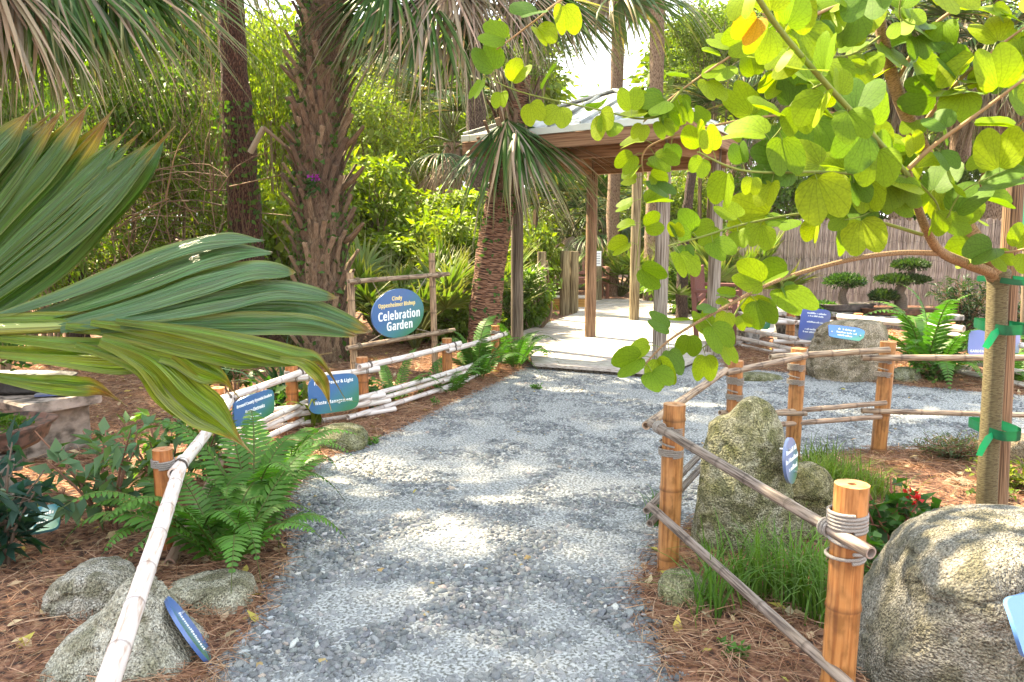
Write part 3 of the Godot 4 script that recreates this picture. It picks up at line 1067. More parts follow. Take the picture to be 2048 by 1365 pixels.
# ---------------------------------------------------------------- signs
func sign_board(called: String, label: String, at: Vector3, xdir: Vector3, up: Vector3, w: float, h: float, shape: String, lines: Array, c0: Color, c1: Color, c2: Color) -> Node3D:
	var x := xdir.normalized()
	var y := (up - x * up.dot(x)).normalized()
	var z := x.cross(y)
	if z.z < 0 and lines.size() > 0 and lines[0][0] != "~":
		x = -x
		z = -z
	var root := thing(called, label, "sign", at)
	root.basis = Basis(x, y, z)
	var outline := PackedVector2Array()
	var k := 48
	for i in k:
		var a := TAU * i / k
		var p := Vector2(cos(a), sin(a))
		if shape == "oval":
			p = Vector2(p.x * w * 0.5, p.y * h * 0.5)
		else:
			var e := 0.32 if shape == "slab" else 0.42
			p = Vector2(signf(p.x) * pow(absf(p.x), e) * w * 0.5, signf(p.y) * pow(absf(p.y), e) * h * 0.5)
			if shape == "wavy":
				p *= 1.0 + 0.035 * sin(a * 5.0 + 1.0) + 0.03 * sin(a * 3.0)
		outline.append(p)
	var mb := MB.new()
	var th := 0.007
	# the face carries the printed blue to green wash
	var rings := 6
	for r in rings + 1:
		var f := float(r) / rings
		for p in outline:
			var q := p * f
			var u := q.x / w + 0.5
			var vv := q.y / h + 0.5
			var g := clampf(u * 0.75 + (1.0 - vv) * 0.75 - 0.35, 0.0, 1.0)
			var col := c0.lerp(c1, smoothstep(0.2, 0.62, g)).lerp(c2, smoothstep(0.55, 0.95, g))
			mb.vert(Vector3(q.x, q.y, th), Vector3(0, 0, 1), col)
	for r in rings:
		for i in k:
			mb.quad(r * k + i, r * k + (i + 1) % k, (r + 1) * k + (i + 1) % k, (r + 1) * k + i)
	var s := mb.v.size()
	for i in k:
		var nn := Vector3(outline[i].x / w, outline[i].y / h, 0).normalized()
		mb.vert(Vector3(outline[i].x, outline[i].y, th), nn, c0 * 0.8)
		mb.vert(Vector3(outline[i].x, outline[i].y, -th), nn, c0 * 0.8)
	for i in k:
		var j := (i + 1) % k
		mb.quad(s + i * 2, s + i * 2 + 1, s + j * 2 + 1, s + j * 2)
	s = mb.v.size()
	mb.vert(Vector3(0, 0, -th), Vector3(0, 0, -1), lin(0.3, 0.32, 0.35))
	for p in outline:
		mb.vert(Vector3(p.x, p.y, -th), Vector3(0, 0, -1), lin(0.3, 0.32, 0.35))
	for i in k:
		mb.tri(s, s + 1 + i, s + 1 + (i + 1) % k)
	part(root, "board", mb.mesh(M.print))
	for l in lines:
		# [text, x, y, width, height, colour]; a text of "~" is a row of strokes too small to read
		var col: Color = l[5]
		if l[0] == "~":
			var tb := MB.new()
			var xx: float = -l[3] * 0.5
			while xx < l[3] * 0.5:
				var ww: float = l[4] * rf(0.25, 0.5)
				if rng.randf() > 0.14:
					var hh: float = l[4] * (1.0 if rng.randf() < 0.3 else 0.66)
					tb.bar(Vector3(l[1] + xx + ww * 0.5, l[2], th + 0.0012), Vector3(l[1] + xx + ww * 0.5, l[2] + hh, th + 0.0012), Vector3.RIGHT, ww * 0.75, 0.002, col, 0.0004)
				xx += ww * 1.12
			part(root, "lettering", tb.mesh(M.letter))
			continue
		var tm := TextMesh.new()
		var fo := SystemFont.new()
		fo.font_names = PackedStringArray(["Droid Sans"])
		fo.font_weight = 700
		tm.font = fo
		tm.text = l[0]
		tm.font_size = 48
		tm.pixel_size = 0.01
		tm.depth = 0.02
		tm.curve_step = 1.0
		var box := tm.get_aabb()
		var sx: float = l[3] / box.size.x
		var sy: float = l[4] / box.size.y
		var lm := StandardMaterial3D.new()
		lm.albedo_color = col.linear_to_srgb()
		lm.roughness = 0.5
		tm.material = lm
		part(root, "lettering", tm, Transform3D(Basis.from_scale(Vector3(sx, sy, 0.1)), Vector3(l[1], l[2], th + 0.001) - Vector3(box.get_center().x * sx, box.get_center().y * sy, 0)))
	return root

# a board seen nearly edge on: its long axis, and how far its face turns to the right of the line of sight
func edge_basis(mid: Vector3, axis: Vector3, show: float) -> Array:
	var v := (mid - EYE).normalized()
	var l := axis.normalized()
	var side := l.cross(v).normalized()
	if side.x < 0:
		side = -side
	var nrm := (side * sqrt(1.0 - show * show) - v * show).normalized()
	return [l, nrm.cross(l)]

func bolts(root: Node3D, spots: Array, r := 0.012) -> void:
	for p in spots:
		var mb := MB.new()
		mb.tube(PackedVector3Array([Vector3(p[0], p[1], -0.03), Vector3(p[0], p[1], 0.011), Vector3(p[0], p[1], 0.016)]), PackedFloat32Array([r, r, r * 0.7]), 10, PackedColorArray([Color.WHITE]), 2)
		part(root, "bolt", mb.mesh(M.steel))

func make_signs() -> void:
	rng.seed = 31
	var blue := lin(0.045, 0.125, 0.30)
	var teal := lin(0.045, 0.17, 0.22)
	var green := lin(0.035, 0.17, 0.08)
	var white := lin(0.8, 0.82, 0.83)
	var a := P(705, 562, 6.9)
	var b := P(868, 551, 7.8)
	var d := Vector3(b.x - a.x, 0, b.z - a.z).normalized()
	var o := P(793, 626, 7.33)
	var r := sign_board("oval_sign", "oval blue green garden name sign tied in a bamboo frame", o + Vector3(0.02, 0, 0.03), d, Vector3.UP, 0.70, 0.45, "oval", [
		["Cindy", -0.02, 0.135, 0.135, 0.052, lin(0.80, 0.62, 0.25)],
		["Oppenheimer Bishop", -0.02, 0.078, 0.49, 0.052, lin(0.80, 0.62, 0.25)],
		["Celebration", 0.01, -0.012, 0.56, 0.085, white],
		["Garden", 0.01, -0.108, 0.345, 0.085, white]], blue, teal, green)
	var tb := MB.new()
	for e in [[-0.24, 0.17, -0.36, 0.33], [0.24, 0.17, 0.40, 0.33], [-0.24, -0.17, -0.42, -0.22], [0.24, -0.17, 0.42, -0.22]]:
		tb.tube(PackedVector3Array([Vector3(e[0], e[1], 0.012), Vector3(e[2], e[3], 0.02)]), PackedFloat32Array([0.004]), 5, PackedColorArray([lin(0.45, 0.38, 0.3)]))
	part(r, "cord", tb.mesh(M.rope))

	d = (G(587, 859) - Vector3(-1.86, 0, -4.95)).normalized()
	sign_board("donor_sign", "wide blue green donor sign with three lines under whitewashed rail", P(508, 816, 5.12), d, Vector3.UP, 0.46, 0.185, "round", [
		["Brevard County Hyundai Dealers", 0, 0.045, 0.40, 0.028, white], ["Noven Electronics", 0, -0.005, 0.22, 0.025, white], ["SCI Signs", 0, -0.055, 0.13, 0.025, white]], blue, teal, green)
	d = (G(727, 838) - G(587, 859)).normalized()
	sign_board("donor_sign", "squarish blue green donor sign on the fence behind drooping palm leaflets", P(671, 784, 5.8) + Vector3(0, 0, 0.06), d, Vector3.UP, 0.39, 0.28, "round", [
		["Florida Power & Light", 0.0, 0.085, 0.30, 0.034, white], ["Waste Management", -0.005, -0.06, 0.29, 0.034, white]], blue, teal, green)
	# sign on the rock at the lower left, seen nearly edge on
	var e0 := P(338, 1204, 2.66)
	var e1 := P(424, 1328, 2.6)
	var eb := edge_basis((e0 + e1) * 0.5, e1 - e0, 0.22)
	var r4 := sign_board("rock_sign", "blue green sign bolted to the pale rock beside the path, seen nearly edge on", (e0 + e1) * 0.5, eb[0], eb[1], 0.30, 0.16, "oval", [["~", 0, -0.02, 0.16, 0.022, white]], lin(0.09, 0.17, 0.42), teal, green)
	bolts(r4, [[-0.075, 0.03], [0.09, 0.02]], 0.007)
	# sign on the standing stone
	e0 = P(1574, 918, 3.47)
	eb = edge_basis(e0, Vector3(-0.12, 1, 0), 0.38)
	var r5 := sign_board("rock_sign", "pale blue reflective sign on the side of the standing stone", e0 + Vector3(0.005, 0, 0.03), -eb[1], eb[0], 0.15, 0.21, "oval", [["~", 0, 0.04, 0.12, 0.02, white], ["~", 0, 0.0, 0.14, 0.02, white], ["~", 0, -0.04, 0.1, 0.02, white]], lin(0.16, 0.22, 0.42), teal, green)
	bolts(r5, [[-0.03, 0.06], [0.03, -0.06]], 0.006)
	# sign on the big boulder, mostly outside the frame
	sign_board("rock_sign", "bright blue wavy edged sign on the huge granite boulder", P(2098, 1245, 2.02), Vector3(1, 0, -0.25), Vector3(0, 1, -0.45), 0.24, 0.17, "wavy", [["~", 0.03, 0.02, 0.12, 0.02, white]], lin(0.12, 0.27, 0.62), lin(0.12, 0.30, 0.6), lin(0.12, 0.38, 0.4))
	var r7 := sign_board("rock_sign", "small blue sign with three white lines on the tan boulder", P(1692, 666, 7.48), Vector3(1, -0.13, 0.15), Vector3(0, 1, -0.35), 0.325, 0.125, "wavy", [["~", 0, 0.02, 0.15, 0.018, white], ["~", 0, -0.01, 0.19, 0.018, white], ["~", -0.01, -0.038, 0.13, 0.018, white]], lin(0.07, 0.19, 0.52), lin(0.06, 0.24, 0.42), lin(0.08, 0.32, 0.2))
	bolts(r7, [[-0.13, -0.01], [0.13, -0.01]], 0.009)
	var pale := lin(0.16, 0.19, 0.36)
	sign_board("donor_sign", "violet blue sign with several lines beside the tan boulder", P(1629, 650, 8.55), Vector3(1, -0.1, 0.1), Vector3.UP, 0.31, 0.35, "slab", [["~", 0, 0.115, 0.21, 0.018, white], ["~", 0, 0.085, 0.16, 0.018, white], ["~", 0, 0.02, 0.17, 0.018, white], ["~", 0, -0.06, 0.19, 0.018, white], ["~", 0, -0.09, 0.22, 0.018, white]], lin(0.08, 0.12, 0.36), lin(0.15, 0.17, 0.32), lin(0.10, 0.2, 0.17))
	sign_board("donor_sign", "teal sign half hidden by leaves at the bonsai fence end", P(1519, 636, 9.25), Vector3(1, -0.05, 0.25), Vector3.UP, 0.26, 0.26, "slab", [["~", 0.0, 0.06, 0.16, 0.018, white], ["~", 0, 0.0, 0.14, 0.018, white], ["~", 0, -0.06, 0.15, 0.018, white]], blue, teal, green)
	sign_board("donor_sign", "lavender blue sign behind the staked tree trunk", P(1988, 687, 7.3), Vector3(1, 0, 0.15), Vector3.UP, 0.44, 0.25, "slab", [["EKT", -0.045, 0.01, 0.075, 0.024, white], ["GARDEN WALK", -0.09, -0.075, 0.22, 0.024, white]], lin(0.16, 0.22, 0.50), lin(0.27, 0.27, 0.52), lin(0.2, 0.3, 0.4))
	# low sign among dark leaves at the left
	sign_board("plant_sign", "small teal sign lying low behind dark shrub leaves", P(80, 1032, 3.55) + Vector3(0, -0.02, 0), Vector3(1, 0.12, -0.3), Vector3(0, 0.55, -1.0), 0.17, 0.16, "slab", [["~", 0, 0.02, 0.11, 0.022, white], ["~", -0.01, -0.03, 0.09, 0.022, white]], lin(0.06, 0.25, 0.32), lin(0.06, 0.27, 0.3), lin(0.06, 0.3, 0.24))
	sign_board("plant_sign", "narrow bluish label lying on the pinkish stone bench edge", Vector3(-3.0, 0.414, -5.12), Vector3(1, 0, -0.35), Vector3(0.35, 0.06, 1.0), 0.2, 0.11, "slab", [], lin(0.12, 0.15, 0.3), lin(0.12, 0.15, 0.25), lin(0.12, 0.15, 0.2))
	# turquoise board behind the stake
	var tb2 := thing("turquoise_board", "bright turquoise painted board behind the leafy branches and stake", "board", P(2015, 330, 8.6))
	var mb := MB.new()
	mb.bar(P(1978, 330, 8.6), P(2080, 330, 8.6), Vector3.UP, 0.50, 0.02, lin(0.10, 0.42, 0.52), 0.004)
	wpart(tb2, "panel", mb, M.paint)
	mb = MB.new()
	mb.bar(P(2034, 420, 8.6), P(2090, 420, 8.6), Vector3.UP, 0.52, 0.02, lin(0.04, 0.36, 0.16), 0.004)
	wpart(tb2, "lower_panel", mb, M.paint)
	mb = MB.new()
	for k in 2:
		mb.tube(PackedVector3Array([P(2060 + k * 20, 560, 8.65) * Vector3(1, 0, 1), P(2060 + k * 20, 260, 8.65)]), PackedFloat32Array([0.03]), 10, PackedColorArray([lin(0.3, 0.22, 0.15)]))
	wpart(tb2, "stand", mb, M.post_wood)

# ---------------------------------------------------------------- rocks
# rows of [pixel row, left pixel, right pixel] at a depth: a stone of that outline with its own thickness
func rock(label: String, rows: Array, depth: float, thick: float, seed_: int, m: Material, tone := lin(0.62, 0.59, 0.52), rough := 0.05, seg := 64, called := "boulder") -> void:
	var nz := noise(FastNoiseLite.TYPE_SIMPLEX_SMOOTH, 2.2, seed_, 4)
	var ny := noise(FastNoiseLite.TYPE_SIMPLEX_SMOOTH, 14.0, seed_ + 1, 3)
	tone = Color(tone.r * 0.94, tone.g * 0.97, tone.b * 1.07)
	var mb := MB.new()
	var top := P(rows[0][1], rows[0][0], depth).y
	var low := P(rows[-1][1], rows[-1][0], depth).y
	var n := 90 if seg > 70 else 50
	seg = int(seg * 1.6)
	# broken faces: planes that cut the stone
	var middle := (P((float(rows[0][1]) + float(rows[0][2])) * 0.5, rows[0][0], depth) + P((float(rows[-1][1]) + float(rows[-1][2])) * 0.5, rows[-1][0], depth)) * 0.5
	var cuts := []
	var rr := RandomNumberGenerator.new()
	rr.seed = seed_ * 7 + 1
	var tall := (top - low) * 0.5
	for i in 14:
		var cn := Vector3(rr.randfn(0, 0.42), rr.randfn(0.12, 0.3), 0.8).normalized()
		cuts.append([cn, rr.randf_range(0.9, 1.12)])
	var widest := 0.0
	for r in rows:
		widest = maxf(widest, (float(r[2]) - float(r[1])) * 0.5 * depth / F)
	for i in n + 1:
		var f := float(i) / n
		f = f * f * 0.35 + f * 0.65
		# find the row at this height
		var row: float = lerpf(rows[0][0], rows[-1][0], f)
		var k := 0
		while k < rows.size() - 2 and rows[k + 1][0] < row:
			k += 1
		var t: float = clampf(inverse_lerp(rows[k][0], rows[k + 1][0], row), 0, 1)
		var lp: float = lerpf(rows[k][1], rows[k + 1][1], t)
		var rp: float = lerpf(rows[k][2], rows[k + 1][2], t)
		var a := P(lp, row, depth)
		var b := P(rp, row, depth)
		var c := (a + b) * 0.5
		var hw := (b.x - a.x) * 0.5
		var hd := thick * 0.5 * pow(clampf(hw / widest, 0.0, 1.0), 0.6)
		for j in seg:
			var an := TAU * j / seg
			var ca := cos(an)
			var sa := sin(an)
			var e := 0.72
			var q := c + Vector3(signf(ca) * pow(absf(ca), e) * hw, 0, signf(sa) * pow(absf(sa), e) * hd)
			var nn := Vector3(ca / maxf(hw, 0.02), 0.0, sa / maxf(hd, 0.02)).normalized()
			var keep := 1.0 - absf(ca) * 0.5
			q += nn * (nz.get_noise_3dv(q * 1.4) * rough * 1.7 * keep * minf(1.0, hw / widest * 2.0) + ny.get_noise_3dv(q) * rough * 0.32)
			# cut, then crack
			var half := Vector3(maxf(hw, widest * 0.6), tall, thick * 0.5)
			for cu in cuts:
				var cn: Vector3 = cu[0]
				var reach := Vector3(half.x * cn.x, half.y * cn.y, half.z * cn.z).length() * float(cu[1])
				var over := (q - middle).dot(cn) - reach
				if over > 0.0:
					q -= cn * over * 0.85
			var crack := absf(nz.get_noise_3dv(q * 0.8 + Vector3(31, 5, 3)))
			q -= nn * rough * 0.45 * (1.0 - smoothstep(0.0, 0.05, crack))
			mb.vert(q, nn, tone)
	var rim := Vector3.ZERO
	for j in seg:
		rim += mb.v[j] / seg
	var cap := mb.vert(rim + Vector3(0, 0.003, 0), Vector3.UP, tone)
	for j in seg:
		mb.tri(cap, j, (j + 1) % seg)
	for i in n:
		for j in seg:
			mb.quad(i * seg + j, i * seg + (j + 1) % seg, (i + 1) * seg + (j + 1) % seg, (i + 1) * seg + j)
	# shading normals from the faces
	var acc := PackedVector3Array()
	acc.resize(mb.v.size())
	for i in range(0, mb.ix.size(), 3):
		var g := (mb.v[mb.ix[i + 2]] - mb.v[mb.ix[i]]).cross(mb.v[mb.ix[i + 1]] - mb.v[mb.ix[i]])
		for e in 3:
			acc[mb.ix[i + e]] += g
	for i in acc.size():
		if acc[i].length() > 1e-9:
			mb.n[i] = acc[i].normalized()
	var mid := P((float(rows[-1][1]) + float(rows[-1][2])) * 0.5, rows[-1][0], depth)
	var root := thing(called, label, "rock", Vector3(mid.x, 0, mid.z))
	wpart(root, "stone", mb, m)

func make_rocks() -> void:
	rng.seed = 12
	rock("huge speckled granite boulder carrying a bright blue sign", [[1049, 1985, 2085], [1056, 1925, 2160], [1072, 1872, 2230], [1095, 1838, 2280], [1130, 1806, 2310], [1170, 1790, 2330], [1250, 1742, 2350], [1330, 1714, 2360], [1470, 1700, 2370]], 2.5, 0.8, 3, M.granite, lin(0.55, 0.53, 0.49), 0.02, 96)
	rock("tall mossy standing stone with rounded shoulder behind the rail", [[796, 1500, 1520], [803, 1488, 1535], [818, 1476, 1546], [834, 1462, 1552], [842, 1436, 1557], [852, 1425, 1561], [890, 1413, 1572], [950, 1403, 1578], [1000, 1398, 1578], [1050, 1388, 1588], [1110, 1380, 1598], [1160, 1380, 1598]], 3.62, 0.34, 5, M.mossy_rock, lin(1.02, 0.98, 0.90), 0.022, 80, "standing_stone")
	rock("pale pointed lichen covered rock under the thick white rail", [[1149, 266, 276], [1160, 254, 288], [1182, 238, 305], [1205, 222, 320], [1227, 204, 336], [1261, 152, 352], [1306, 112, 392], [1365, 68, 427], [1450, 40, 450], [1530, 30, 460]], 2.62, 0.62, 7, M.granite, lin(1.00, 1.00, 0.96), 0.035, 96)
	rock("grey cracked rock behind the pale pointed rock", [[1134, 170, 205], [1141, 138, 232], [1156, 118, 252], [1185, 105, 264], [1215, 98, 262], [1250, 98, 255], [1282, 105, 245]], 3.0, 0.32, 9, M.granite, lin(0.90, 0.88, 0.84), 0.04, 64)
	rock("low broad grey rock at the path edge behind the edge-on sign", [[1164, 425, 468], [1168, 360, 482], [1178, 338, 496], [1200, 328, 508], [1235, 326, 513], [1262, 338, 505], [1290, 350, 480]], 3.05, 0.34, 11, M.granite, lin(0.96, 0.95, 0.81), 0.03, 64)
	rock("flat mossy stone in pine straw under the low fence rails", [[852, 660, 706], [858, 642, 722], [870, 632, 730], [890, 626, 732], [910, 635, 722]], 5.3, 0.3, 13, M.mossy_rock, lin(0.78, 0.78, 0.65), 0.02, 48)
	rock("small round mossy stone at the foot of the corner post", [[1149, 1345, 1385], [1156, 1330, 1402], [1175, 1321, 1414], [1210, 1317, 1424], [1245, 1320, 1420], [1265, 1325, 1412]], 3.05, 0.2, 15, M.mossy_rock, lin(0.87, 0.85, 0.71), 0.018, 48)
	rock("brownish knobbly rock between standing stone and rope-bound post", [[932, 1600, 1642], [940, 1586, 1654], [960, 1576, 1664], [995, 1571, 1669], [1035, 1570, 1672], [1060, 1572, 1670]], 3.95, 0.25, 17, M.mossy_rock, lin(0.93, 0.84, 0.65), 0.03, 48)
	rock("lower pale stone below the brownish knobbly rock", [[1041, 1585, 1630], [1050, 1574, 1645], [1075, 1570, 1652], [1110, 1570, 1655]], 3.62, 0.16, 19, M.mossy_rock, lin(0.96, 0.90, 0.78), 0.02, 40)
	rock("squat grey stone half hidden behind the rope-bound post", [[1112, 1700, 1735], [1122, 1688, 1748], [1150, 1680, 1755], [1200, 1676, 1757], [1225, 1680, 1752]], 3.15, 0.18, 21, M.mossy_rock, lin(0.87, 0.85, 0.78), 0.02, 40)
	rock("rounded tan boulder across the gravel carrying a small blue sign", [[643, 1690, 1756], [649, 1662, 1762], [660, 1646, 1766], [680, 1634, 1767], [705, 1624, 1765], [735, 1616, 1762], [757, 1622, 1758], [775, 1630, 1750]], 7.85, 0.6, 23, M.granite, lin(0.90, 0.78, 0.62), 0.05, 64)
	rock("small grey stone under the fern across the gravel", [[736, 1800, 1826], [742, 1790, 1836], [755, 1786, 1842], [775, 1788, 1840]], 7.6, 0.2, 25, M.mossy_rock, lin(0.78, 0.78, 0.71), 0.02, 32)
	rock("flat mossy stone at the end of the bonsai fence", [[747, 1480, 1540], [752, 1462, 1562], [762, 1455, 1570], [775, 1460, 1560]], 7.75, 0.24, 27, M.mossy_rock, lin(0.78, 0.78, 0.65), 0.015, 32)
	rock("brown rock behind the staked tree by the gravel", [[872, 2010, 2060], [880, 1985, 2100], [900, 1965, 2120], [925, 1955, 2130], [945, 1955, 2130]], 4.95, 0.4, 29, M.granite, lin(0.65, 0.51, 0.36), 0.04, 48)
	rock("low brownish stone on litter beside the staked tree", [[962, 1905, 1940], [968, 1892, 1955], [985, 1885, 1962], [1010, 1885, 1962]], 4.45, 0.2, 31, M.granite, lin(0.70, 0.57, 0.43), 0.02, 32)

# ---------------------------------------------------------------- furniture and bonsai
func bench(label: String, at: Vector3, turn: float, col: Color) -> void:
	var r := thing("garden_bench", label, "bench", at)
	r.rotation.y = turn
	var w := 1.2
	for s in [-1, 1]:
		var mb := MB.new()
		mb.bar(Vector3(s * w * 0.5, 0, 0.22), Vector3(s * w * 0.5, 0.62, 0.22), Vector3.RIGHT, 0.06, 0.06, col)
		part(r, "leg", mb.mesh(M.beam_wood))
		mb = MB.new()
		mb.bar(Vector3(s * w * 0.5, 0, -0.22), Vector3(s * w * 0.5, 0.9, -0.3), Vector3.RIGHT, 0.06, 0.06, col)
		part(r, "leg", mb.mesh(M.beam_wood))
		mb = MB.new()
		mb.bar(Vector3(s * w * 0.5, 0.64, 0.26), Vector3(s * w * 0.5, 0.64, -0.28), Vector3.RIGHT, 0.09, 0.04, col)
		part(r, "armrest", mb.mesh(M.beam_wood))
	for k in 5:
		var mb := MB.new()
		mb.bar(Vector3(-w * 0.5 - 0.02, 0.43, 0.22 - k * 0.105), Vector3(w * 0.5 + 0.02, 0.43, 0.22 - k * 0.105), Vector3.UP, 0.03, 0.09, jit(col, 0.06))
		part(r, "seat_slat", mb.mesh(M.beam_wood))
	for y in [0.52, 0.87]:
		var mb := MB.new()
		mb.bar(Vector3(-w * 0.5, y, -0.24 - (y - 0.5) * 0.12), Vector3(w * 0.5, y, -0.24 - (y - 0.5) * 0.12), Vector3.UP, 0.07, 0.035, col)
		part(r, "back_rail", mb.mesh(M.beam_wood))
	for k in 11:
		var mb := MB.new()
		var x := -w * 0.45 + k * w * 0.09
		mb.bar(Vector3(x, 0.54, -0.245), Vector3(x, 0.85, -0.285), Vector3.RIGHT, 0.05, 0.02, jit(col, 0.06))
		part(r, "back_slat", mb.mesh(M.beam_wood))
	var ap := MB.new()
	ap.bar(Vector3(-w * 0.5, 0.36, 0.23), Vector3(w * 0.5, 0.36, 0.23), Vector3.UP, 0.09, 0.03, col)
	part(r, "apron", ap.mesh(M.beam_wood))

func slab_bench(label: String, at: Vector3, turn: float, w: float, d: float, h: float, col: Color) -> void:
	var r := thing("stone_bench", label, "bench", at)
	r.rotation.y = turn
	var mb := MB.new()
	mb.bar(Vector3(-w * 0.5, h - 0.035, 0), Vector3(w * 0.5, h - 0.035, 0), Vector3.UP, 0.07, d, col, 0.012)
	part(r, "slab", mb.mesh(M.concrete))
	for s in [-1, 1]:
		mb = MB.new()
		mb.bar(Vector3(s * w * 0.36, -0.03, 0), Vector3(s * w * 0.36, h - 0.068, 0), Vector3.RIGHT, 0.17, d * 0.86, col * 0.95, 0.012)
		part(r, "support", mb.mesh(M.concrete))

func tray(root: Node3D, at: Vector3, w: float, d: float, h: float, col: Color) -> void:
	# an oval bonsai tray with a rolled rim
	var mb := MB.new()
	var prof := [[0.0, 0.0], [0.82, 0.0], [0.9, 0.25], [0.95, 0.75], [1.0, 0.86], [1.02, 0.95], [1.0, 1.0], [0.93, 1.0], [0.9, 0.85], [0.0, 0.85]]
	var k := 36
	for i in prof.size():
		for j in k + 1:
			var a := TAU * j / k
			var e := Vector3(signf(cos(a)) * pow(absf(cos(a)), 0.6) * w * 0.5, 0, signf(sin(a)) * pow(absf(sin(a)), 0.6) * d * 0.5)
			var nn := e.normalized() if i > 1 and i < 6 else (Vector3.UP if i > 5 else Vector3.DOWN)
			mb.vert(at + e * float(prof[i][0]) + Vector3(0, h * float(prof[i][1]), 0), nn, col if i < 9 else lin(0.05, 0.06, 0.02))
	for i in prof.size() - 1:
		for j in k:
			var a := i * (k + 1) + j
			mb.quad(a, a + 1, a + k + 2, a + k + 1)
	wpart(root, "tray", mb, M.clay)

func pad(root: Node3D, called: String, c: Vector3, size: Vector3, n: int, L: float, col: Color, m: Material) -> void:
	var mb := MB.new()
	for i in n:
		var d := rdir()
		d.y = absf(d.y) * (1.0 if rng.randf() < 0.85 else -0.5)
		var p := c + d * size * pow(rng.randf(), 0.35)
		var dir := (d + rdir() * 0.8 + Vector3(0, 0.3, 0)).normalized()
		var nn := dir.cross(rdir()).normalized()
		mb.leaf(p, dir, nn, L * rf(0.7, 1.3), L * 0.4, jit(col, 0.35))
	wpart(root, called, mb, m)

func make_bonsai() -> void:
	rng.seed = 55
	# benches behind the far fence
	var stone := lin(0.34, 0.33, 0.32)
	slab_bench("long grey slab bench under the dark trained bonsai", Vector3(4.75, 0, -9.9), 0.1, 1.5, 0.55, 0.42, stone)
	slab_bench("grey slab bench behind the violet blue sign", Vector3(3.95, 0, -10.0), 0.1, 0.8, 0.5, 0.46, stone)
	slab_bench("grey slab bench near the end of the bonsai fence", Vector3(3.25, 0, -10.1), 0.05, 0.7, 0.5, 0.46, stone)
	var zd := 9.8
	var at := P(1795, 628, zd)
	var t := thing("bonsai", "dark trained bonsai with three flat foliage pads in brown tray", "bonsai", Vector3(at.x, 0.42, at.z))
	tray(t, Vector3(at.x, 0.42, at.z), 1.0, 0.42, 0.09, lin(0.13, 0.055, 0.035))
	var mb := MB.new()
	var line := smooth_curve([P(1800, 632, zd), P(1802, 600, zd), P(1798, 585, zd), P(1812, 562, zd), P(1824, 545, zd), P(1822, 520, zd)], 20)
	mb.tube(line, taper(0.085, 0.03, 20), 12, PackedColorArray([lin(0.10, 0.075, 0.055)]))
	mb.tube(smooth_curve([P(1798, 585, zd), P(1790, 588, zd), P(1765, 592, zd)], 8), taper(0.03, 0.012, 8), 8, PackedColorArray([lin(0.10, 0.075, 0.055)]))
	mb.tube(smooth_curve([P(1815, 560, zd), P(1800, 562, zd), P(1775, 565, zd)], 8), taper(0.03, 0.012, 8), 8, PackedColorArray([lin(0.10, 0.075, 0.055)]))
	wpart(t, "trunk", mb, M.smooth_bark)
	var dark := lin(0.035, 0.065, 0.022)
	pad(t, "foliage_pad", P(1822, 533, zd), Vector3(0.21, 0.075, 0.2), 1200, 0.05, dark, M.leaf)
	pad(t, "foliage_pad", P(1806, 562, zd), Vector3(0.33, 0.065, 0.25), 1800, 0.05, dark, M.leaf)
	pad(t, "foliage_pad", P(1768, 596, zd), Vector3(0.16, 0.09, 0.16), 1100, 0.05, dark, M.leaf)
	zd = 9.9
	at = P(1690, 610, zd)
	t = thing("bonsai", "broad rounded green bonsai on slab bench half hidden by a dark leaf", "bonsai", Vector3(at.x, 0.46, at.z))
	tray(t, Vector3(at.x, 0.46, at.z), 0.7, 0.4, 0.09, lin(0.06, 0.05, 0.05))
	mb = MB.new()
	mb.tube(smooth_curve([Vector3(at.x, 0.5, at.z), P(1685, 590, zd), P(1700, 565, zd)], 10), taper(0.06, 0.03, 10), 10, PackedColorArray([lin(0.12, 0.09, 0.07)]))
	wpart(t, "trunk", mb, M.smooth_bark)
	pad(t, "crown", P(1690, 566, zd), Vector3(0.24, 0.10, 0.2), 1500, 0.05, lin(0.04, 0.085, 0.025), M.leaf)
	pad(t, "moss", P(1645, 622, zd), Vector3(0.2, 0.1, 0.15), 500, 0.06, lin(0.08, 0.18, 0.03), M.leaf)

	# stone benches and tray at the lower left
	var warm := lin(0.30, 0.265, 0.23)
	slab_bench("mossy stone bench carrying a brown oval tray", Vector3(-3.02, 0, -4.14), -0.95, 1.1, 0.62, 0.36, warm)
	slab_bench("pinkish stone bench behind the brown oval tray", Vector3(-3.42, 0, -5.4), -0.6, 1.3, 0.5, 0.4, lin(0.33, 0.27, 0.235))
	var tp := Vector3(-2.9, 0.362, -4.05)
	t = thing("bonsai", "brown oval tray filled with green moss on the mossy stone bench", "bonsai", tp)
	tray(t, tp, 0.95, 0.52, 0.13, lin(0.14, 0.06, 0.04))
	pad(t, "moss", tp + Vector3(0, 0.10, 0), Vector3(0.40, 0.05, 0.2), 2500, 0.03, lin(0.10, 0.17, 0.02), M.grass)
	mb = MB.new()
	mb.tube(smooth_curve([tp + Vector3(-0.22, 0.08, 0), tp + Vector3(-0.25, 0.25, -0.05), tp + Vector3(-0.4, 0.5, 0)], 10), taper(0.05, 0.02, 10), 10, PackedColorArray([lin(0.2, 0.15, 0.11)]))
	wpart(t, "trunk", mb, M.smooth_bark)
	var tp2 := Vector3(-3.45, 0.402, -5.3)
	t = thing("bonsai", "dark long tray with leafy sprigs on the pinkish stone bench", "bonsai", tp2)
	tray(t, tp2, 0.95, 0.42, 0.1, lin(0.05, 0.04, 0.04))
	pad(t, "foliage_pad", tp2 + Vector3(-0.1, 0.18, 0), Vector3(0.36, 0.15, 0.18), 260, 0.08, lin(0.06, 0.12, 0.03), M.leaf)
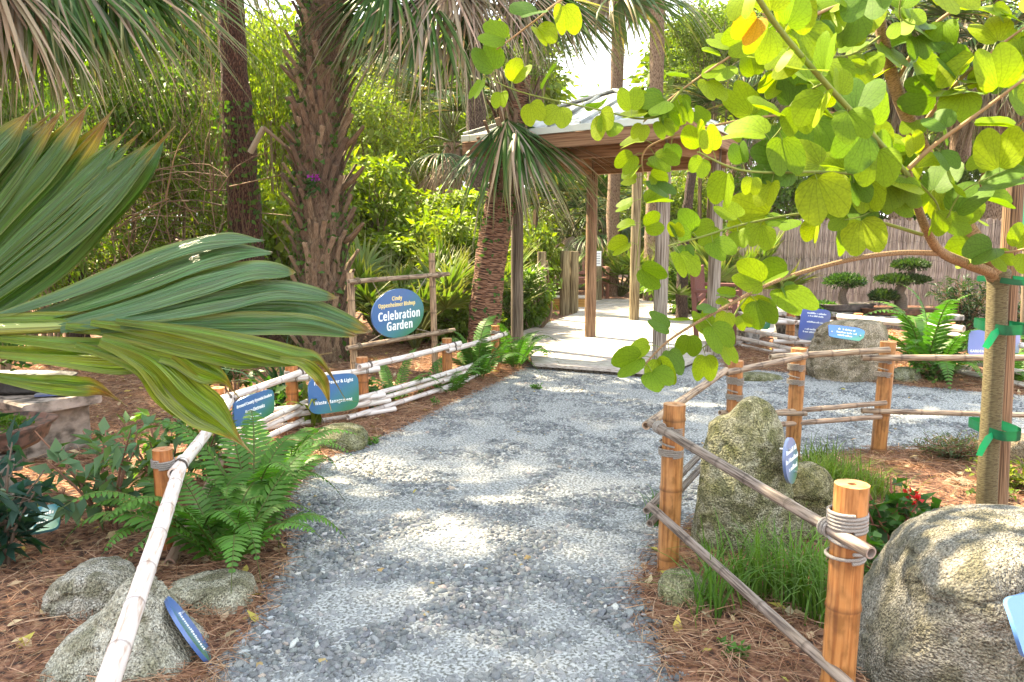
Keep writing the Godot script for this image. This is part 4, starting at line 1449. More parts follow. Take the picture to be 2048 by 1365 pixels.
	# benches by the boardwalk
	bench("pinkish wooden garden bench beyond the boardwalk", Vector3(P(1152, 580, 16.3).x, 0.02, -16.3), 0.15, lin(0.36, 0.17, 0.13))
	bench("dark red wooden bench behind the pale grey pavilion post", Vector3(P(1440, 600, 10.3).x, 0.07, -10.3), 1.25, lin(0.16, 0.06, 0.05))
	# low ochre planter wall beside the boardwalk
	var b0 := G(1075, 640)
	var pl := thing("planter_box", "low ochre timber planter edge beside the boardwalk", "planter", Vector3(b0.x, 0, b0.z))
	mb = MB.new()
	mb.bar(Vector3(0.15, 0.10, -14.2), Vector3(1.35, 0.10, -14.2), Vector3.UP, 0.24, 0.08, lin(0.46, 0.26, 0.07))
	wpart(pl, "board", mb, M.beam_wood)
	mb = MB.new()
	mb.bar(Vector3(0.15, 0.235, -14.35), Vector3(1.35, 0.235, -14.35), Vector3.UP, 0.03, 0.4, lin(0.5, 0.45, 0.4))
	wpart(pl, "top_board", mb, M.deck_wood)

# ---------------------------------------------------------------- foreground palm fronds
# ctrl: photograph pixels of the middle line; z0..z1 depths; w widest half width in metres
func leaflet(root: Node3D, ctrl: Array, z0: float, z1: float, w: float, pleats: int, face: Vector3, tip: float, green: Color, edge: Color, early := 0.0, blunt := false) -> void:
	var c := []
	for i in ctrl.size():
		c.append(P(ctrl[i][0], ctrl[i][1], lerpf(z0, z1, float(i) / (ctrl.size() - 1))))
	var k := 30
	var line := smooth_curve(c, k)
	var mb := MB.new()
	var m := pleats * 2 + 1
	var tan_ := lin(0.42, 0.30, 0.17)
	var yellow := lin(0.36, 0.25, 0.02)
	var rust := lin(0.20, 0.06, 0.02)
	var pos := []
	var tint := []
	var ph := rf(0, 6.0)
	for i in k + 1:
		var f := float(i) / k
		var t := (line[mini(i + 1, k)] - line[maxi(i - 1, 0)]).normalized()
		var s := t.cross(face).normalized()
		var nn := s.cross(t)
		var ww := w * (0.3 + 0.7 * smoothstep(0.0, 0.45, f)) * (1.0 - smoothstep(0.62, 0.93, f) * 0.95)
		if f > 0.95:
			ww = maxf(w * 0.05 * (1.0 - f) / 0.05, 0.0006)
		if blunt:
			ww = w * (0.3 + 0.7 * smoothstep(0.0, 0.45, f))
			if f > 0.55:
				ww *= pow(maxf(0.0, 1.0 - pow((f - 0.55) / 0.45, 2.2)), 0.85) * 0.98 + 0.008
		var row := PackedVector3Array()
		var cols := PackedColorArray()
		for j in m:
			var u := float(j) / (m - 1) * 2.0 - 1.0
			var ridge := (1.0 if j % 2 == 0 else -1.0)
			var h := ridge * ww * 0.42 / pleats - absf(u) * ww * 0.28 + 0.0016 * sin(f * 17.0 + ph + u * 2.0) * smoothstep(0.2, 0.6, f)
			row.append(line[i] + s * u * ww + nn * h)
			var col := Color(green.r * (1.0 + 0.10 * sin(f * 31.0 + j * 2.1 + ph)), green.g * (1.0 + 0.05 * sin(f * 23.0 + j + ph)), green.b)
			if absf(u) > 0.93:
				col = col.lerp(edge, 0.6)
			# withered tip: yellow, then rust, then straw, reaching unevenly down each rib
			var g := f + tip * 0.2 * sin(j * 2.7 + ph) + early * absf(u) * 0.35
			col = col.lerp(yellow, smoothstep(1.0 - tip * 1.7, 1.0 - tip * 1.05, g) * 0.9)
			col = col.lerp(rust, smoothstep(1.0 - tip * 1.05, 1.0 - tip * 0.75, g) * 0.8)
			col = col.lerp(tan_, smoothstep(1.0 - tip * 0.7, 1.0 - tip * 0.4, g))
			cols.append(col)
		pos.append(row)
		tint.append(cols)
	# every pleat is a flat panel of its own
	for j in m - 1:
		var first := mb.v.size()
		for i in k + 1:
			var al: Vector3 = pos[mini(i + 1, k)][j] - pos[maxi(i - 1, 0)][j]
			var g: Vector3 = al.cross(pos[i][j + 1] - pos[i][j]).normalized()
			if g.dot(face) < 0:
				g = -g
			mb.vert(pos[i][j], g, tint[i][j], Vector2(j * 0.37 + ph, float(i) / k))
			mb.vert(pos[i][j + 1], g, tint[i][j + 1], Vector2(j * 0.37 + 0.3 + ph, float(i) / k))
		for i in k:
			var q := first + i * 2
			mb.quad(q, q + 1, q + 3, q + 2)
	wpart(root, "leaflet", mb, M.coconut_leaf)

func make_coconut() -> void:
	rng.seed = 90
	var foot := Vector3(-1.75, 0, -1.35)
	var root := thing("coconut_palm", "young coconut palm with broad pleated fronds over the low white fence", "palm", foot)
	var stem := MB.new()
	stem.tube(smooth_curve([foot, foot + Vector3(0.05, 0.45, 0), foot + Vector3(0.2, 0.95, 0.0)], 12), taper(0.09, 0.05, 12), 14, PackedColorArray([lin(0.2, 0.17, 0.09)]))
	wpart(root, "trunk", stem, M.palm_bark)
	var g1 := lin(0.05, 0.135, 0.022)
	var g2_ := lin(0.075, 0.17, 0.055)
	var g3 := lin(0.17, 0.27, 0.018)
	var ye := lin(0.24, 0.24, 0.03)
	var crown := foot + Vector3(0.2, 0.95, 0)
	# upper frond
	var fa := MB.new()
	fa.tube(smooth_curve([crown, P(-420, 760, 1.3), P(-180, 640, 1.34), P(-90, 470, 1.4), P(-60, 330, 1.46)], 16), taper(0.02, 0.006, 16), 8, PackedColorArray([lin(0.22, 0.26, 0.05)]))
	var upper := wpart(root, "frond", fa, M.coconut_leaf)
	var cam := Vector3(-0.1, 0.35, 1).normalized()
	for a in [
		[[[-90, 500], [-30, 330], [78, 206]], 0.030, 0.13],
		[[[-105, 530], [-10, 345], [106, 222]], 0.026, 0.1],
		[[[-110, 545], [10, 360], [134, 208]], 0.028, 0.13],
		[[[-130, 600], [40, 385], [120, 285], [186, 196]], 0.028, 0.15],
		[[[-150, 640], [40, 440], [150, 320], [237, 204]], 0.028, 0.15],
		[[[-160, 660], [60, 450], [180, 340], [268, 243]], 0.026, 0.09],
		[[[-165, 675], [60, 470], [190, 350], [284, 262]], 0.024, 0.07],
		[[[-170, 690], [70, 490], [210, 366], [322, 258]], 0.026, 0.08],
		[[[-180, 705], [80, 515], [225, 385], [350, 252]], 0.026, 0.08],
		[[[-190, 730], [60, 570], [190, 440], [300, 310], [336, 270]], 0.032, 0.06],
	]:
		leaflet(upper, a[0], 1.36, 1.4 + rf(-0.05, 0.05), a[1], 3, (cam + Vector3(rf(-0.3, 0.3), rf(-0.2, 0.3), 0)).normalized(), float(a[2]) * 1.45, jit(g1, 0.12), ye)
	# lower frond, nearly level, leaflets fanning right
	var fb := MB.new()
	fb.tube(smooth_curve([crown, P(-420, 720, 1.22), P(-120, 668, 1.26), P(120, 655, 1.3), P(300, 645, 1.34), P(430, 640, 1.4)], 18), taper(0.018, 0.003, 18), 8, PackedColorArray([lin(0.25, 0.3, 0.06)]))
	var lower := wpart(root, "frond", fb, M.coconut_leaf)
	var up := Vector3(-0.15, 0.8, 0.65).normalized()
	for a in [
		[[[-80, 655], [120, 588], [330, 504], [455, 476], [530, 481]], 0.024, 3, up, 0.02],
		[[[-40, 662], [160, 604], [360, 530], [470, 500], [545, 505]], 0.032, 3, up, 0.02],
		[[[50, 662], [240, 614], [400, 562], [510, 536], [592, 545]], 0.034, 3, up, 0.03],
		[[[120, 658], [290, 626], [440, 594], [560, 576], [675, 596]], 0.034, 3, up, 0.035],
		[[[200, 655], [350, 640], [490, 622], [610, 622], [742, 664]], 0.036, 3, Vector3(-0.1, 0.55, 0.85).normalized(), 0.05],
		[[[240, 652], [390, 650], [520, 646], [620, 650], [715, 672]], 0.022, 2, Vector3(-0.1, 0.45, 0.9).normalized(), 0.05],
	]:
		leaflet(lower, a[0], 1.27 + rf(0, 0.02), 1.42 + rf(-0.03, 0.03), a[1], a[2], a[3], a[4], jit(g2_, 0.08), ye, 0.0, true)
	for a in [
		[[[130, 652], [250, 668], [400, 700], [520, 722], [664, 706]], 0.019, 2, 0.08, 0.1],
		[[[180, 646], [300, 662], [440, 690], [560, 722], [655, 728]], 0.018, 2, 0.09, 0.1],
		[[[230, 643], [370, 662], [500, 690], [590, 712], [640, 722], [692, 802]], 0.017, 2, 0.12, 0.3],
		[[[-60, 700], [120, 712], [240, 716], [320, 704], [372, 752], [398, 812]], 0.030, 2, 0.1, 0.2],
		[[[-40, 672], [160, 690], [330, 702], [400, 738], [446, 760], [478, 797]], 0.022, 2, 0.12, 0.2],
		[[[200, 680], [300, 722], [370, 790], [440, 846], [508, 912]], 0.036, 2, 0.08, 0.3],
		[[[150, 690], [280, 735], [330, 790], [380, 830], [400, 872]], 0.02, 2, 0.1, 0.2],
		[[[-60, 745], [60, 765], [140, 772], [195, 778], [255, 813]], 0.018, 2, 0.22, 0.2],
		[[[560, 716], [610, 730], [645, 765], [662, 822]], 0.011, 1, 0.2, 0.5],
		[[[-80, 640], [60, 640], [220, 650], [330, 672], [430, 700]], 0.02, 2, 0.06, 0.1],
	]:
		leaflet(lower, a[0], 1.27, 1.36, a[1], a[2], Vector3(rf(-0.1, 0.1), 0.45, 0.9).normalized(), a[3], jit(g3, 0.12), ye, a[4])

# ---------------------------------------------------------------- ferns, grass, shrubs
var fern_fronds := []

func make_fern_meshes() -> void:
	rng.seed = 200
	for k in 4:
		var mb := MB.new()
		var n := 30
		var pts := PackedVector3Array()
		var bow: float = [0.55, 0.8, 1.05, 0.3][k]
		for i in n + 1:
			var t := float(i) / n
			pts.append(Vector3(0.04 * sin(t * 3.0 + k), 0.62 * sin(t * 1.6) * (1.15 - bow * 0.3) - bow * 0.62 * t * t * t, t * (0.92 - 0.1 * bow)))
		mb.tube(pts, taper(0.008, 0.002, n), 4, PackedColorArray([lin(0.10, 0.12, 0.03)]), 0)
		for i in range(3, n + 1):
			var t := float(i) / n
			var len_ := 0.17 * pow(sin(clampf(0.12 + t * 0.95, 0, 1.0) * PI), 0.6) * (1.0 - 0.55 * t)
			var d := (pts[mini(i + 1, n)] - pts[i - 1]).normalized()
			var nn := d.cross(Vector3.RIGHT).normalized()
			if nn.y < 0:
				nn = -nn
			for s in [-1.0, 1.0]:
				var dir: Vector3 = (Vector3.RIGHT * s + d * 0.42 - nn * rf(0.0, 0.22)).normalized()
				var col := jit(lin(0.07, 0.17, 0.022), 0.25)
				var p0 := pts[i]
				var w := 0.034 * (1.0 - 0.35 * t)
				mb.ribbon(PackedVector3Array([p0, p0 + dir * len_ * 0.45, p0 + dir * len_ * 0.8 - nn * len_ * 0.06, p0 + dir * len_ - nn * len_ * 0.14]), PackedVector3Array([nn, nn, nn, nn]), PackedFloat32Array([w * 0.42, w * 0.5, w * 0.34, 0.001]), PackedColorArray([col]), PackedColorArray([col]), 0.12)
		fern_fronds.append(mb.mesh(M.fern))

func fern(label: String, at: Vector3, size: float, n: int, m: Material = null, steep := 0.0, toward := Vector3.ZERO) -> void:
	var root := thing("fern", label, "fern", at, "sword ferns")
	for i in n:
		var a := TAU * i / n + rf(-0.35, 0.35)
		var dir := Vector3(cos(a), 0, sin(a))
		if toward != Vector3.ZERO:
			dir = (dir + toward * rf(0.2, 0.9)).normalized()
		var b := look(dir) * Basis(Vector3.RIGHT, -steep * rf(0.3, 1.0) + rf(-0.25, 0.2))
		var s := size * rf(0.7, 1.1)
		part(root, "frond", fern_fronds[rng.randi() % 4], Transform3D(b.scaled(Vector3.ONE * s), dir * rf(0.0, 0.05)), m)

func blades(label: String, at: Vector3, n: int, h: float, spread: float, w: float, col: Color, called := "grass_clump") -> void:
	var root := thing(called, label, "grass", at)
	var mb := MB.new()
	for i in n:
		var a := rf(0, TAU)
		var out := Vector3(cos(a), 0, sin(a))
		var L := h * rf(0.6, 1.15)
		var lean := rf(0.15, 1.25)
		var o := Vector3(rng.randfn(0, spread * 0.4), 0, rng.randfn(0, spread * 0.4))
		var pts := PackedVector3Array()
		var nn := PackedVector3Array()
		var ws := PackedFloat32Array()
		for k in 6:
			var t := k / 5.0
			pts.append(o + out * L * lean * t * t * 0.8 + Vector3(0, L * (t - 0.42 * lean * t * t * t), 0))
			nn.append((Vector3.UP * 0.5 - out).normalized() if k < 4 else (Vector3.UP - out * 0.3).normalized())
			ws.append(w * (1.0 - t * t * 0.93))
		var c := jit(col, 0.25)
		mb.ribbon(pts, nn, ws, PackedColorArray([c]), PackedColorArray([c]), 0.35)
	part(root, "blades", mb.mesh(M.grass))

# a shrub with stems and single leaves
func shrub(called: String, label: String, at: Vector3, h: float, spread: float, stems: int, per: int, L: float, W: float, col: Color, m: Material, stem_col := lin(0.16, 0.09, 0.05), flower := 0, fcol := Color.RED, droop := 0.3) -> Node3D:
	var root := thing(called, label, "plant", at)
	var wood := MB.new()
	var mb := MB.new()
	var fl := MB.new()
	for i in stems:
		var a := TAU * i / stems + rf(-0.4, 0.4)
		var out := Vector3(cos(a), 0, sin(a)) * spread * rf(0.3, 1.0)
		var hh := h * rf(0.7, 1.0)
		var line := smooth_curve([out * 0.1, out * 0.35 + Vector3(rf(-0.03, 0.03), hh * 0.5, rf(-0.03, 0.03)), out + Vector3(0, hh, 0)], 10)
		wood.tube(line, taper(0.008 + h * 0.004, 0.003, 10), 5, PackedColorArray([stem_col]), 0)
		for k in per:
			var t := rf(0.3, 1.0)
			var p := line[int(t * 10)]
			var d := rdir()
			d.y = absf(d.y) * 0.5
			d = d.normalized()
			var tw := p + d * rf(0.3, 1.0) * spread * 0.42
			wood.tube(PackedVector3Array([p, tw]), PackedFloat32Array([0.0025, 0.0015]), 3, PackedColorArray([stem_col]), 0)
			for e in 3:
				var dir := (d + rdir() * 0.9 + Vector3(0, -droop * 0.6, 0)).normalized()
				var nn := (Vector3.UP + rdir() * 0.6).normalized()
				nn = (nn - dir * nn.dot(dir)).normalized()
				mb.leaf(tw - d * e * 0.02, dir, nn, L * rf(0.65, 1.2), W * rf(0.7, 1.15), jit(col, 0.28), 0.14, droop * rf(0.3, 1.0))
		if i < flower:
			for k in 9:
				var d := (rdir() + Vector3(0, 0.5, 0)).normalized()
				fl.leaf(line[10] + d * 0.01 + Vector3(0, 0.015, 0), d, d.cross(rdir()).normalized(), rf(0.02, 0.032), 0.022, jit(fcol, 0.2))
	part(root, "stems", wood.mesh(M.twig))
	part(root, "leaves", mb.mesh(m))
	if flower > 0:
		part(root, "flowers", fl.mesh(M.petal))
	return root

func make_understory() -> void:
	rng.seed = 300
	make_fern_meshes()
	fern("large bright fern spilling onto the path by the white rail", G(455, 1128), 0.70, 15, null, 0.15, Vector3(0.5, 0, 0.2))
	fern("fern tangled round the post under the thick white rail", G(395, 1085), 0.65, 13, null, 0.1, Vector3(0.3, 0, 0))
	fern("fern behind the big one, under the wide donor sign", G(505, 1035), 0.69, 13, null, 0.15, Vector3(0.35, 0, 0.1))
	fern("fern with sunlit drooping fronds under the squarish donor sign", G(575, 960), 0.62, 10, null, 0.2, Vector3(0.3, 0, 0))
	fern("fern standing at the foot of the leaning palm", G(955, 762), 0.78, 14, null, 0.45)
	fern("fern arching over the boardwalk corner", G(1030, 738), 0.72, 14, null, 0.2, Vector3(0.5, 0, 0))
	fern("small fern under the end of the low white rails", G(900, 790), 0.50, 9, null, 0.2)
	fern("little dark fern behind the low rails below the oval sign", G(790, 805), 0.53, 10, null, 0.3)
	fern("tall light green fern rising over the bonsai fence", G(1848, 752), 1.06, 14, null, 0.55)
	fern("lower fern spilling through the bonsai fence rails", G(1868, 762), 0.78, 12, null, 0.15, Vector3(0, 0, 0.3))
	fern("blue green fern behind the staked tree trunk", G(2020, 772), 0.75, 12, null, 0.3)
	fern("fern in the shade beside the turquoise board", G(2090, 740), 0.75, 11, null, 0.3)

	blades("dense strappy grass clump in front of the standing stone", G(1495, 1195), 120, 0.36, 0.17, 0.0045, lin(0.11, 0.20, 0.03))
	blades("strappy grass clump between the corner post and the rope-bound post", G(1590, 1200), 130, 0.37, 0.18, 0.0045, lin(0.11, 0.21, 0.03))
	blades("strappy grass clump spreading behind the rope-bound post", G(1655, 1240), 95, 0.36, 0.16, 0.0045, lin(0.11, 0.20, 0.03))
	blades("grass tuft leaning out by the small mossy stone", G(1420, 1235), 60, 0.34, 0.12, 0.004, lin(0.10, 0.2, 0.03))
	blades("small grass tuft on the path side of the corner post", G(1318, 1048), 70, 0.2, 0.08, 0.004, lin(0.07, 0.15, 0.03))
	blades("sunlit yellow green grass mound behind the standing stone sign", G(1665, 985), 330, 0.26, 0.24, 0.0042, lin(0.14, 0.21, 0.025))
	blades("sparse sunlit grass by the inner fence rail", G(1745, 1000), 120, 0.24, 0.2, 0.004, lin(0.13, 0.19, 0.03))
	blades("grassy weeds at the foot of the third fence post", G(1640, 945), 90, 0.25, 0.16, 0.004, lin(0.12, 0.19, 0.03))
	blades("broad bladed yellow green plant beside the fence behind the squarish sign", G(625, 858), 26, 0.5, 0.08, 0.02, lin(0.16, 0.2, 0.015), "strap_leaf_plant")
	blades("dark blue green strap leaves behind the whitewashed fence", G(560, 830), 34, 0.62, 0.12, 0.018, lin(0.03, 0.075, 0.045), "strap_leaf_plant")

	shrub("begonia", "red flowered begonia with dark round leaves by the rope-bound post", G(1775, 1120), 0.33, 0.2, 9, 9, 0.075, 0.055, lin(0.045, 0.12, 0.025), M.leaf, lin(0.2, 0.06, 0.04), 2, lin(0.5, 0.02, 0.02))
	shrub("begonia", "red flowered begonia beside the huge granite boulder", G(1835, 1105), 0.22, 0.18, 7, 7, 0.07, 0.05, lin(0.05, 0.13, 0.025), M.leaf, lin(0.2, 0.06, 0.04), 2, lin(0.5, 0.03, 0.02))
	shrub("begonia", "leafy begonia low behind the squat grey stone", G(1760, 1200), 0.26, 0.16, 8, 8, 0.065, 0.05, lin(0.05, 0.13, 0.025), M.leaf, lin(0.2, 0.06, 0.04))
	shrub("ground_juniper", "low grey green juniper mound beside the staked tree", G(1905, 925), 0.14, 0.3, 16, 26, 0.03, 0.008, lin(0.09, 0.14, 0.06), M.leaf)
	shrub("ground_cover", "yellow green ground cover at the edge of the gravel bed", G(2030, 985), 0.15, 0.28, 14, 14, 0.045, 0.03, lin(0.16, 0.2, 0.02), M.leaf)
	shrub("ground_cover", "small leafy weed in the litter near the staked tree", G(1990, 1010), 0.1, 0.16, 8, 9, 0.04, 0.028, lin(0.12, 0.18, 0.03), M.leaf)
	shrub("ground_cover", "low green herb below the fern in the bonsai fence", G(1868, 768), 0.22, 0.22, 12, 14, 0.06, 0.045, lin(0.07, 0.16, 0.03), M.leaf)
	shrub("dark_shrub", "dark narrow leaved shrub beyond the bonsai fence beside the staked tree", G(1925, 690), 0.85, 0.4, 16, 26, 0.1, 0.022, lin(0.03, 0.06, 0.035), M.leaf)
	shrub("dark_shrub", "dark shrub at the end of the bamboo screen past the stake", G(2070, 700), 0.7, 0.4, 14, 24, 0.1, 0.03, lin(0.03, 0.06, 0.035), M.leaf)

	shrub("leafy_shrub", "thin stemmed shrub with oval green leaves beside the stone benches", G(225, 1075), 0.62, 0.36, 7, 9, 0.105, 0.055, lin(0.10, 0.175, 0.08), M.leaf, lin(0.17, 0.08, 0.05))
	shrub("leafy_shrub", "oval leaved shrub behind the post under the thick white rail", G(330, 985), 0.5, 0.3, 6, 8, 0.1, 0.052, lin(0.10, 0.18, 0.07), M.leaf, lin(0.17, 0.08, 0.05))
	shrub("leafy_shrub", "small oval leaved shrub under the drooping palm leaflet", G(415, 960), 0.45, 0.3, 6, 8, 0.09, 0.05, lin(0.10, 0.18, 0.07), M.leaf, lin(0.17, 0.08, 0.05))
	shrub("glossy_shrub", "dark blue green glossy shrub growing over the low teal sign", G(5, 1150), 0.55, 0.26, 9, 11, 0.12, 0.036, lin(0.028, 0.075, 0.055), M.leaf, lin(0.1, 0.07, 0.05))
	shrub("glossy_shrub", "dark glossy shrub beside the mossy stone bench", G(-70, 1060), 0.6, 0.3, 9, 11, 0.12, 0.036, lin(0.028, 0.075, 0.055), M.leaf, lin(0.1, 0.07, 0.05))
	shrub("leafy_shrub", "broad leaved plant behind the wide donor sign", G(560, 850), 0.34, 0.26, 7, 9, 0.09, 0.055, lin(0.05, 0.12, 0.03), M.leaf)
	shrub("leafy_shrub", "trailing green plant round the low rails and post", G(735, 828), 0.3, 0.2, 7, 9, 0.06, 0.04, lin(0.06, 0.14, 0.03), M.leaf)
	shrub("leafy_shrub", "leafy plant in the shade behind the tall boot-covered palm fence", G(470, 800), 0.5, 0.4, 8, 10, 0.09, 0.05, lin(0.05, 0.11, 0.03), M.leaf)
	for w in [[1075, 780, "tiny weed at the path edge near the boardwalk"], [745, 890, "tiny weed in the pine straw by the flat stone"], [1470, 1320, "small bright weed in the straw by the lower rail"], [870, 812, "little leafy weed by the low rails"]]:
		shrub("weed", w[2], G(w[0], w[1]), 0.06, 0.06, 5, 4, 0.03, 0.022, lin(0.08, 0.2, 0.03), M.leaf, lin(0.1, 0.15, 0.04))

# ---------------------------------------------------------------- the staked butterfly-leaf tree
var bfly := []

func make_butterfly_leaves() -> void:
	# half outline of the two-lobed blade, petiole at the origin, blade along +y
	var half := [Vector2(0.0, 0.0), Vector2(0.14, -0.07), Vector2(0.32, -0.05), Vector2(0.47, 0.08), Vector2(0.54, 0.27), Vector2(0.54, 0.50), Vector2(0.48, 0.71), Vector2(0.38, 0.86), Vector2(0.27, 0.92), Vector2(0.16, 0.89), Vector2(0.07, 0.81), Vector2(0.0, 0.73)]
	for k in 6:
		var fold: float = [0.08, 0.22, 0.4, 0.14, 0.75, 0.28][k]
		var bend: float = [0.1, 0.25, 0.15, -0.15, 0.3, 0.4][k]
		var mb := MB.new()
		for s in [-1.0, 1.0]:
			var start := mb.v.size()
			var rings := 4
			for r in rings + 1:
				var f := float(r) / rings
				for i in half.size():
					var p: Vector2 = half[i]
					# between the midrib and the margin
					var mid := Vector2(0.0, clampf(p.y, 0.0, 0.73))
					var q := mid.lerp(p, f)
					var wave := 0.02 * sin(q.y * 9.0 + k) * q.x * 2.0
					var z := q.x * fold - bend * (q.y - 0.3) * (q.y - 0.3) * 0.9 - q.x * q.x * 0.35 * fold + wave
					mb.vert(Vector3(q.x * s * cos(fold * 0.7), q.y, z), Vector3(0, 0, 1), Color.WHITE, Vector2((q.x * s + 0.55) / 1.1, (q.y + 0.1) / 1.05))
			var m := half.size()
			for r in rings:
				for i in m - 1:
					var a := start + r * m + i
					mb.quad(a, a + 1, a + m + 1, a + m)
		var acc := PackedVector3Array()
		acc.resize(mb.v.size())
		for i in range(0, mb.ix.size(), 3):
			var g := (mb.v[mb.ix[i + 2]] - mb.v[mb.ix[i]]).cross(mb.v[mb.ix[i + 1]] - mb.v[mb.ix[i]])
			if g.z < 0:
				g = -g
			for e in 3:
				acc[mb.ix[i + e]] += g
		for i in acc.size():
			if acc[i].length() > 1e-12:
				mb.n[i] = acc[i].normalized()
		bfly.append(mb)

